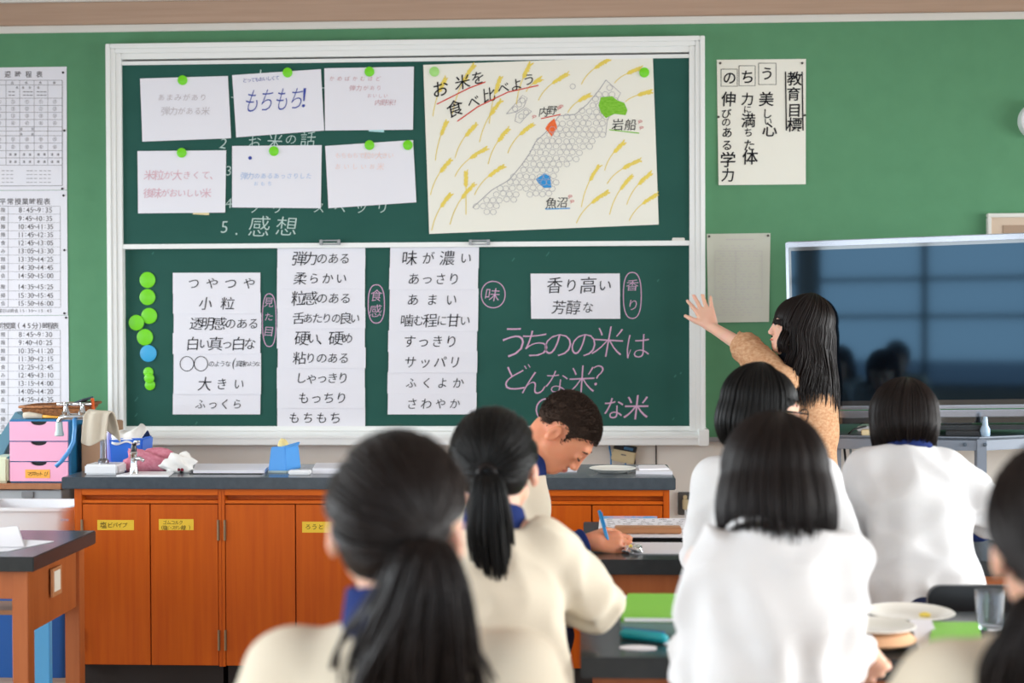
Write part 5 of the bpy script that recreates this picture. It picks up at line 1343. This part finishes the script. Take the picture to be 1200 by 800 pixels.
def bob(zend, seed, n=1300, bang=.035, open_=52, crown=(0, -.25, 1), flare=.012, jit=.012, curl=-.012, wave=0, side_len=None, bulk=.012, back=0):
    r = random.Random(seed); out = []; cr = unit(crown)
    for i in range(n):
        az = r.uniform(-math.pi, math.pi); deg = abs(math.degrees(az)); off = .006+bulk*r.random()*(.35 if deg < open_+4 else 1)
        hd = np.array([math.sin(az), math.cos(az), 0]); t0 = r.random()*.75 if r.random() < .6 else 0
        st = []; zl = (bang+r.uniform(-.014, .006)) if deg < open_ else zend-back*max(0, -math.cos(az))+r.uniform(-jit, jit)*(1 if r.random() < .8 else 2.5)
        if side_len is not None and open_ <= deg < open_+24: zl = side_len+r.uniform(-.01, .01)
        eq = unit((hd*.999+np.array([0, 0, -.05])))
        pts = [skull(slerp(cr, eq, t), off+(.004 if deg > 60 else 0)) for t in np.linspace(t0, 1, 9)]
        pts = [p for p in pts]
        cut = [p for p in pts if p[2] > zl]
        if len(cut) < len(pts):
            if len(cut) < 2: continue
            out.append(cut if len(cut) > 3 else cut); continue
        b = pts[-1]; ph = r.uniform(0, 6)
        for t in np.linspace(0, 1, 9)[1:]:
            z = b[2]+(zl-b[2])*t; k = (flare*math.sin(t*math.pi*.6)+curl*t*t*t*2)*min(1, max(0, (b[2]-zl)/.12))*(.25 if deg < 80 else 1)
            w_ = wave*math.sin(t*8+ph*.25+az*2)
            st.append(np.array([b[0]+(hd[0])*k+w_*hd[1]+.3*w_, b[1]+(hd[1])*k+w_*hd[0], z]))
        out.append(pts+st)
    return out
def short_hair(seed, n=1500, nape=-.062, bang=.03, side=-.02, bulk=.012):
    r = random.Random(seed); out = []; cr = unit((0.1, -.35, 1))
    for i in range(n):
        az = r.uniform(-math.pi, math.pi); deg = abs(math.degrees(az)); off0 = .004+bulk*r.random(); t0 = r.uniform(0, .85)
        zl = bang if deg < 55 else (side if deg < 105 else nape); zl += r.uniform(-.012, .012)
        hd = np.array([math.sin(az+r.uniform(-.15, .15)), math.cos(az), 0]); st = []
        eq = unit(hd+np.array([0, 0, -1.15])) if deg >= 105 else unit(hd+np.array([0, 0, -.6]))
        for t in np.linspace(t0, min(1, t0+.5), 9):
            p = skull(slerp(cr, eq, t), off0+.006*(t-t0))
            if p[2] < zl: break
            st.append(p)
        if len(st) > 2: out.append(st)
    return out

def seated(headtop, lean=.06, hs=1.0, sw=.155, ell_=(-.23, .10, .80), elr=(.23, .10, .80), wrl=(-.12, .33, .79), wrr=(.12, .33, .79), headf=.05, hx=0, drop=0, hdz=0):
    z = headtop-.122*hs; nz = z-.155*hs-drop
    return dict(pelvis=(0, 0, .53), waist=(0, lean*.35, .53+(nz-.53)*.38), chest=(hx*.4, lean*.8, .53+(nz-.53)*.74), neck=(hx*.7, lean, nz), head=(hx, lean+headf, z),
                shl=(-sw+hx*.6, lean*.95, nz-.062), shr=(sw+hx*.6, lean*.95, nz-.062), ell=ell_, elr=elr, wrl=wrl, wrr=wrr,
                hipl=(-.09, .03, .52), hipr=(.09, .03, .52), knl=(-.11, .40, .50), knr=(.11, .40, .50), anl=(-.11, .38, .09), anr=(.11, .38, .09))
def relaxed(J, q, thumb_in=1):
    """an easy half curled hand continuing the forearm"""
    e, w_ = np.array(J['el'+q], float), np.array(J['wr'+q], float); f = w_-e
    s_ = np.array([1 if q == 'l' else -1, 0, .35]); J['hand'+q] = hand_prims(w_, f, s_, (.35, .4, .45, .5), .05, .6, .95)
    f = J['hand'+q][1]; n = J['hand'+q][3]; J['sgn'+q] = 1 if n[2] > 0 else -1
# ---------------------------------------------------------------- the people
PUP = 'pupils in white jerseys seen from behind'
def place(px, Y): return X(px, Y), Y
def topz(py, Y, px=600): return at(px, py, Y)[2]
# girl with ponytail nearest the camera
SL = (-.066, -.066)
Y = 1.88; J = seated(topz(507, Y), lean=.05, sw=.15, hs=1.06, hx=-.016, ell_=(-.235, .10, .82), elr=(.225, .12, .82), headf=.02, drop=-.025); relaxed(J, 'l'); relaxed(J, 'r')
x = X(474, Y); A = Person('pupil with long ponytail in white jersey, nearest the camera at the centre left', x, Y-.02, 0, J, PUP, hs=1.06, hrot=(-3, -2, 2))
A.shirt(seed=1, fold=.005, fat=.96, sleeve=SL); A.collar(r=.076, h=.065); A.cuffs(); A.trousers(); A.shoes()
tie = (.058, -.106, .006)
A.hairmesh(ponytail(tie, .34, 11, drift=(-.012, .03), spread=.072, n_cap=1000, n_tail=620, back=.02, loose=.085, wave=.018), 'hair_brown', face_cap(.006, brow=.055, side=.0, nape=-.06))
# second ponytail girl, elbow on the near desk
Y = 2.98; J = seated(topz(482, Y), lean=.08, sw=.155, hs=1.04, hx=-.012, headf=.05, drop=-.02); x = X(582, Y)
J['elr'] = (X(694, 3.12)-x, .14, at(694, 716, 3.12)[2]+.03); J['wrr'] = (X(652, 3.22)-x, .26, .80); J['ell'] = (-.21, .12, .78); J['wrl'] = (-.08, .33, .76); relaxed(J, 'l')
J['handr'] = hand_prims(J['wrr'], (-.35, .15, -.75), (.6, .6, 0), (.4, .45, .5, .5), .05, .6, .95); J['sgnr'] = 1
J['shr'] = (X(630, 2.97)-x, .07, at(630, 642, 2.97)[2])
Bp = Person('pupil with tied low ponytail, elbow propped on the near desk', x, Y-.03, 0, J, PUP, hs=1.06, hrot=(4, 6, -2))
Bp.shirt(seed=2, fold=.013, fat=.86, armfat=1.05, neckr=.078, sleeve=SL); Bp.collar(r=.070, h=.062); Bp.cuffs(); Bp.trousers(); Bp.shoes()
tie = (-.016, -.118, -.012)
Bp.hairmesh(ponytail(tie, .245, 12, drift=(.008, .03), spread=.044, n_cap=1000, n_tail=460, back=.02, wave=.004), 'hair', face_cap(.006, brow=.055, side=.0, nape=-.06))
tt_ = MB().tube([Bp.w(Bp.fromhead(np.array(tie)+np.array([.016*math.cos(a), -.006, .016*math.sin(a)])[None]))[0] for a in np.linspace(0, 2*math.pi, 13)[:-1]], .0055, 8, closed=True).build('hair_tie', 'hair_brown', Bp.o, smooth=True)
# girl with shoulder length hair at centre right
Y = 2.55; J = seated(topz(492, Y), lean=.10, sw=.108, headf=.06, drop=-.075, ell_=(-.105, .13, .80), elr=(.100, .15, .80)); x = X(905, Y); J['head'] = (.014, .17, J['head'][2])
J['wrl'] = (-.12, .34, .80); J['wrr'] = (X(1008, 2.93)-x-.03, .32, .82); relaxed(J, 'l')
J['handr'] = hand_prims(J['wrr'], (.15, .2, -.28), (-1, 0, 0), (.3, .35, .4, .4), .05, .5, .95); J['sgnr'] = -1
Cp = Person('pupil with straight shoulder length dark hair in bright white pullover, centre right', x, Y-.09, 0, J, PUP, hrot=(0, 10, 0))
Cp.shirt('jersey_w', seed=3, fold=.021, gather=.007, fat=.93, armfat=.92, sleeve=(-.02, -.02)); Cp.trousers(); Cp.shoes()
Cp.collar('jersey_w', r=.062, h=.015, wide=1.1)
Cp.hairmesh(bob(-.088, 13, n=2000, flare=.016, curl=-.004, bulk=.014, jit=.014, crown=(.1, -.3, 1)), 'hair_brown', face_cap(.009, nape=-.09, ear=False))
# girl with bob and glasses behind
Y = 3.85; J = seated(topz(431, Y), lean=.09, sw=.135, hx=0, headf=.03, elr=(.235, .12, .80), ell_=(-.175, .12, .80), wrr=(.18, .36, .80), drop=-.03); relaxed(J, 'l'); relaxed(J, 'r'); x = X(901, Y)
Dp = Person('pupil with short bob and glasses sitting between the teacher and the front pupil', x, Y-.03, 0, J, PUP, hrot=(-66, 8, 0), res=.008)
Dp.shirt('jersey_w', seed=4, fold=.007, fat=.98, sleeve=SL); Dp.collar(r=.06, h=.04); Dp.cuffs(); Dp.trousers(); Dp.shoes()
Dp.hairmesh(bob(-.098, 14, n=1700, flare=.014, curl=-.016, jit=.008, open_=74, bulk=.014, crown=(0, -.1, 1)), 'hair', face_cap(.009, nape=-.07, ear=False))
def glasses(P_, m='black'):
    mb = MB()
    for s_ in (-1, 1):
        ring = [P_.w(P_.fromhead(np.array([s_*.033+.024*math.cos(a), .108-.004*abs(math.cos(a)), .0+.018*math.sin(a)])[None]))[0] for a in np.linspace(0, 2*math.pi, 19)[:-1]]
        mb.tube(ring, .0022, 6, closed=True)
        mb.tube([P_.w(P_.fromhead(np.array(q)[None]))[0] for q in ((s_*.058, .104, .005), (s_*.074, .06, .006), (s_*.078, -.005, .006))], .002, 6)
    mb.tube([P_.w(P_.fromhead(np.array(q)[None]))[0] for q in ((-.01, .11, .004), (0, .112, .006), (.01, .11, .004))], .0018, 6)
    mb.build('glasses', m, P_.o, smooth=True)
glasses(Dp)
# short haired pupil at right
Y = 3.95; J = seated(topz(450, Y), lean=.15, sw=.105, hx=.0, headf=.05, drop=-.085, ell_=(-.125, .16, .79), elr=(.255, .12, .90), wrl=(-.12, .38, .79), wrr=(.235, .33, .84)); relaxed(J, 'l'); relaxed(J, 'r'); x = X(1073, Y)
Ep = Person('pupil with short dark hair and navy collar seated before the television', x, Y-.05, 0, J, PUP, fem=False, hrot=(0, 16, 0))
Ep.shirt('jersey_w', seed=5, fold=.016, fat=.94, gather=.004, sleeve=SL); Ep.collar(r=.066, h=.045, low=.004); Ep.cuffs(); Ep.trousers(); Ep.shoes()
Ep.hairmesh(bob(-.078, 15, n=1900, flare=.002, curl=-.020, jit=.010, open_=70, bulk=.012, crown=(.1, -.3, 1), back=-.018), 'hair_brown', face_cap(.007, nape=-.085, brow=.05, side=.0))
# pupil cut off by the right edge
Y = 1.72; J = seated(topz(515, Y), lean=.06, sw=.155, hs=1.06, hx=0, headf=.03, ell_=(-.245, .12, .82), elr=(.245, .12, .82), drop=-.045); relaxed(J, 'l'); relaxed(J, 'r'); x = X(1272, Y)
Fp = Person('pupil in the right foreground cut off by the picture edge', x, Y-.03, 0, J, PUP, hs=1.06, hrot=(-6, 3, 0))
Fp.shirt(seed=6, fold=.005, sleeve=SL); Fp.collar(r=.066, h=.03); Fp.cuffs(); Fp.trousers(); Fp.shoes()
tie = (-.05, -.108, -.05)
Fp.hairmesh(ponytail(tie, .19, 16, drift=(-.02, .03), spread=.05, n_cap=1000, n_tail=420, back=.02, loose=.02), 'hair_brown', face_cap(.006, brow=.055, side=.0, nape=-.06))

# boy writing in profile
Y = 4.42; xb = -.40; hs = 1.06
def bl_(px, py, Yd, dz=0): # local coordinates of a photo point at depth Yd, for a figure facing +x
    q = at(px, py, Yd); return np.array([Y-Yd, q[0]-xb, q[2]+dz])
J = dict(pelvis=(0, 0, .53), waist=(0, .08, .70), chest=(.0, .165, .88), neck=tuple(bl_(617, 541, Y)), head=tuple(bl_(663, 506, Y)), shl=(-.16, .16, .93), shr=(.14, .13, .93),
         elr=tuple(bl_(622, 658, 4.27)), wrr=tuple(bl_(690, 634, 4.34)), ell=(-.24, .14, .76), wrl=(-.12, .28, .66), hipl=(-.09, .03, .52), hipr=(.09, .03, .52), knl=(-.13, .30, .50), knr=(.13, .30, .50), anl=(-.13, .26, .09), anr=(.13, .26, .09))
relaxed(J, 'l')
J['handr'] = hand_prims(J['wrr'], (-.12, .98, -.06), (-.75, .0, .66), (.36, .42, .46, .5), .03, .9, 1.08); J['sgnr'] = 1
Gp = Person('boy with cropped hair in profile, head bent low, writing with blue pen', xb, Y, -90, J, None, skin='skin', fem=False, res=.0055, hs=hs, hrot=(-11, 57, 0))
Gp.shirt(seed=7, fold=.007, sleeve=SL); Gp.collar(r=.068, h=.05); Gp.cuffs(length=.06, r=.044); Gp.trousers(); Gp.shoes()
def buzz():
    def fn(p):
        d = ell(p, SK_C, SK_R+.0028); d = smin(d, ell(p, (0, -.05, -.015), (.054, .044, .05)), .02)
        yc = p[:, 1]; lim = np.where(yc > .052, .052, np.where(yc > .012, .052-(.052-yc)*.9, np.where(yc > -.03, .028-.0*yc, -.03-.55*(-.03-yc)*0)))
        lim = np.interp(yc, [-.11, -.06, -.042, -.034, -.005, .010, .014, .025, .031, .05, .07, .09], [-.034, -.030, -.018, .014, .028, .022, -.012, -.010, .026, .046, .055, .058])
        return smax(d, lim-p[:, 2], .006)
    return fn
rb = random.Random(21); st = []; fnb = buzz()
cv = []
while len(cv) < 5200:
    d = unit((rb.gauss(0, 1), rb.gauss(0, 1), rb.gauss(.3, 1))); cv.append(skull(d, .003))
cv = np.array(cv); okb = fnb(cv+ (cv-SK_C)*.0) < .004
for p in cv[okb]:
    nn = unit((p-SK_C)/SK_R**2); L = .0075; q = nn+np.array([0, .35, .1])+np.array([rb.uniform(-.3, .3) for _ in range(3)]); st.append([p, p+q/np.linalg.norm(q)*L*.5, p+q/np.linalg.norm(q)*L])
Gp.hairmesh(st, 'hair_buzz', buzz(), rad=.0011)
def head_patch(P_, name, m, pts, r):
    MB().tube([P_.w(P_.fromhead(np.array(q)[None]))[0] for q in pts], r, 8).build(name, m, P_.o, smooth=True)
for s_ in (-1, 1):
    head_patch(Gp, 'eyebrow', 'hair_buzz', [(s_*.014, .0885, .0215), (s_*.03, .0885, .0255), (s_*.048, .0765, .0205)], [.0024, .0034, .0016])
    head_patch(Gp, 'eyelashes', 'hair_buzz', [(s_*.019, .0895, -.004), (s_*.03, .0928, -.0065), (s_*.041, .0895, -.005), (s_*.047, .0835, -.0005)], [.0014, .0026, .0024, .001])
head_patch(Gp, 'lips', 'lip', [(-.019, .0895, -.0635), (-.008, .0962, -.061), (0, .0970, -.0618), (.008, .0962, -.061), (.019, .0895, -.0635)], [.001, .0026, .0028, .0026, .001])
head_patch(Gp, 'lips', 'lip', [(-.016, .0895, -.066), (0, .0955, -.0685), (.016, .0895, -.066)], [.001, .0034, .001])
wr_ = Gp.w(np.array(J['wrr'])[None])[0]
pa = at(702, 598, 4.37); pbn = at(716, 646, 4.33)
pen = thing('pen', 'blue pen held upright in the hand of the writing boy', 'pen', pbn)
dv = (pa-pbn); MB().tube([pbn+dv*.12, pbn+dv*.2, pbn+dv*.85, pa], [.0045, .0055, .0055, .0045], 10).build('barrel', 'pen_blue', pen, smooth=True)
MB().tube([pbn, pbn+dv*.12], [.0012, .004], 8).build('tip', 'silver', pen, smooth=True)
MB().tube([pbn+dv*.6+np.array([.006, -.004, 0]), pbn+dv*.97+np.array([.006, -.004, 0])], .0018, 6).build('clip', 'pen_blue', pen)

# teacher pointing at the board
Y = 5.95; xt = X(935, Y)
def tl(px, py, Yd): # local point for a figure facing -x
    q = at(px, py, Yd); return (Yd-Y, -(q[0]-xt), q[2])
zt_h = topz(341, Y)
hd = tl(935, 383, Y)
J = dict(pelvis=(0, -.03, .84), waist=(0, -.03, 1.0), chest=(0, -.03, 1.14), neck=(0, -.02, 1.285), head=(0, .0, hd[2]), shl=tl(917, 449, Y-.13), shr=(.16, -.05, 1.235), ell=tl(876, 409, Y+.06), wrl=tl(834, 383, Y+.30),
         elr=(.22, -.08, .99), wrr=(.2, .1, .86), hipl=(-.09, -.03, .82), hipr=(.09, -.03, .82), knl=(-.09, -.02, .46), knr=(.09, .0, .46), anl=(-.09, -.04, .09), anr=(.09, -.02, .09))
relaxed(J, 'r')
fdir = np.array(tl(818, 346, Y+.36))-np.array(J['wrl']); sdir = np.array(tl(850, 370, Y+.3))-np.array(J['wrl'])
J['handl'] = hand_prims(J['wrl'], fdir, -sdir+0*fdir, (.16, .12, .14, .18), .22, .2, 1.05); J['sgnl'] = 1
Tp = Person('woman in tan knit sweater with long dark hair raising her hand to the chalkboard', xt, Y, 90, J, None, skin='skin_f', res=.006, hs=1.06, hrot=(0, -8, 0))
Tp.shirt('knit', seed=8, fold=.006, sleeve=(.22, .9), name='knit_sweater', ribs=.005, hem=.74, fat=.96, armfat=1.12); Tp.trousers('black_matte'); Tp.shoes('black_matte')
nk = np.array(J['neck']); nk1 = Tp.fromhead(np.array([0, .0, -.085]))
Tp.part('turtleneck', 'turtleneck', lambda p: cone(p, nk-np.array([0, 0, .03]), nk1, .072, .070)+.002*np.sin(p[:, 2]*240), nk-.14, nk+.2, .006)
Tp.hairmesh(bob(-.26, 18, n=3600, bang=.006, open_=42, back=.06, flare=.034, curl=.016, jit=.028, wave=.009, bulk=.024, side_len=-.10), 'hair_brown', face_cap(.008, nape=-.1, ear=False, brow=.06), rad=.002)
head_patch(Tp, 'lips', 'lip', [(-.019, .0895, -.0635), (0, .0970, -.0630), (.019, .0895, -.0635)], [.001, .004, .001])
for s_ in (-1, 1): head_patch(Tp, 'eyelashes', 'hair', [(s_*.019, .0895, -.001), (s_*.03, .0928, -.003), (s_*.041, .0895, -.002)], [.001, .0016, .001])

# stools under the seated pupils
for P_, l in ((A, 'wooden stool under the nearest ponytail pupil'), (Bp, 'wooden stool under the pupil with elbow on the desk'), (Cp, 'wooden stool under the pupil with shoulder length hair'), (Dp, 'wooden stool under the pupil with bob and glasses'),
              (Fp, 'wooden stool under the pupil at the right picture edge'), (Gp, 'wooden stool under the writing boy')):
    stool(l, P_.x, P_.y, 0)
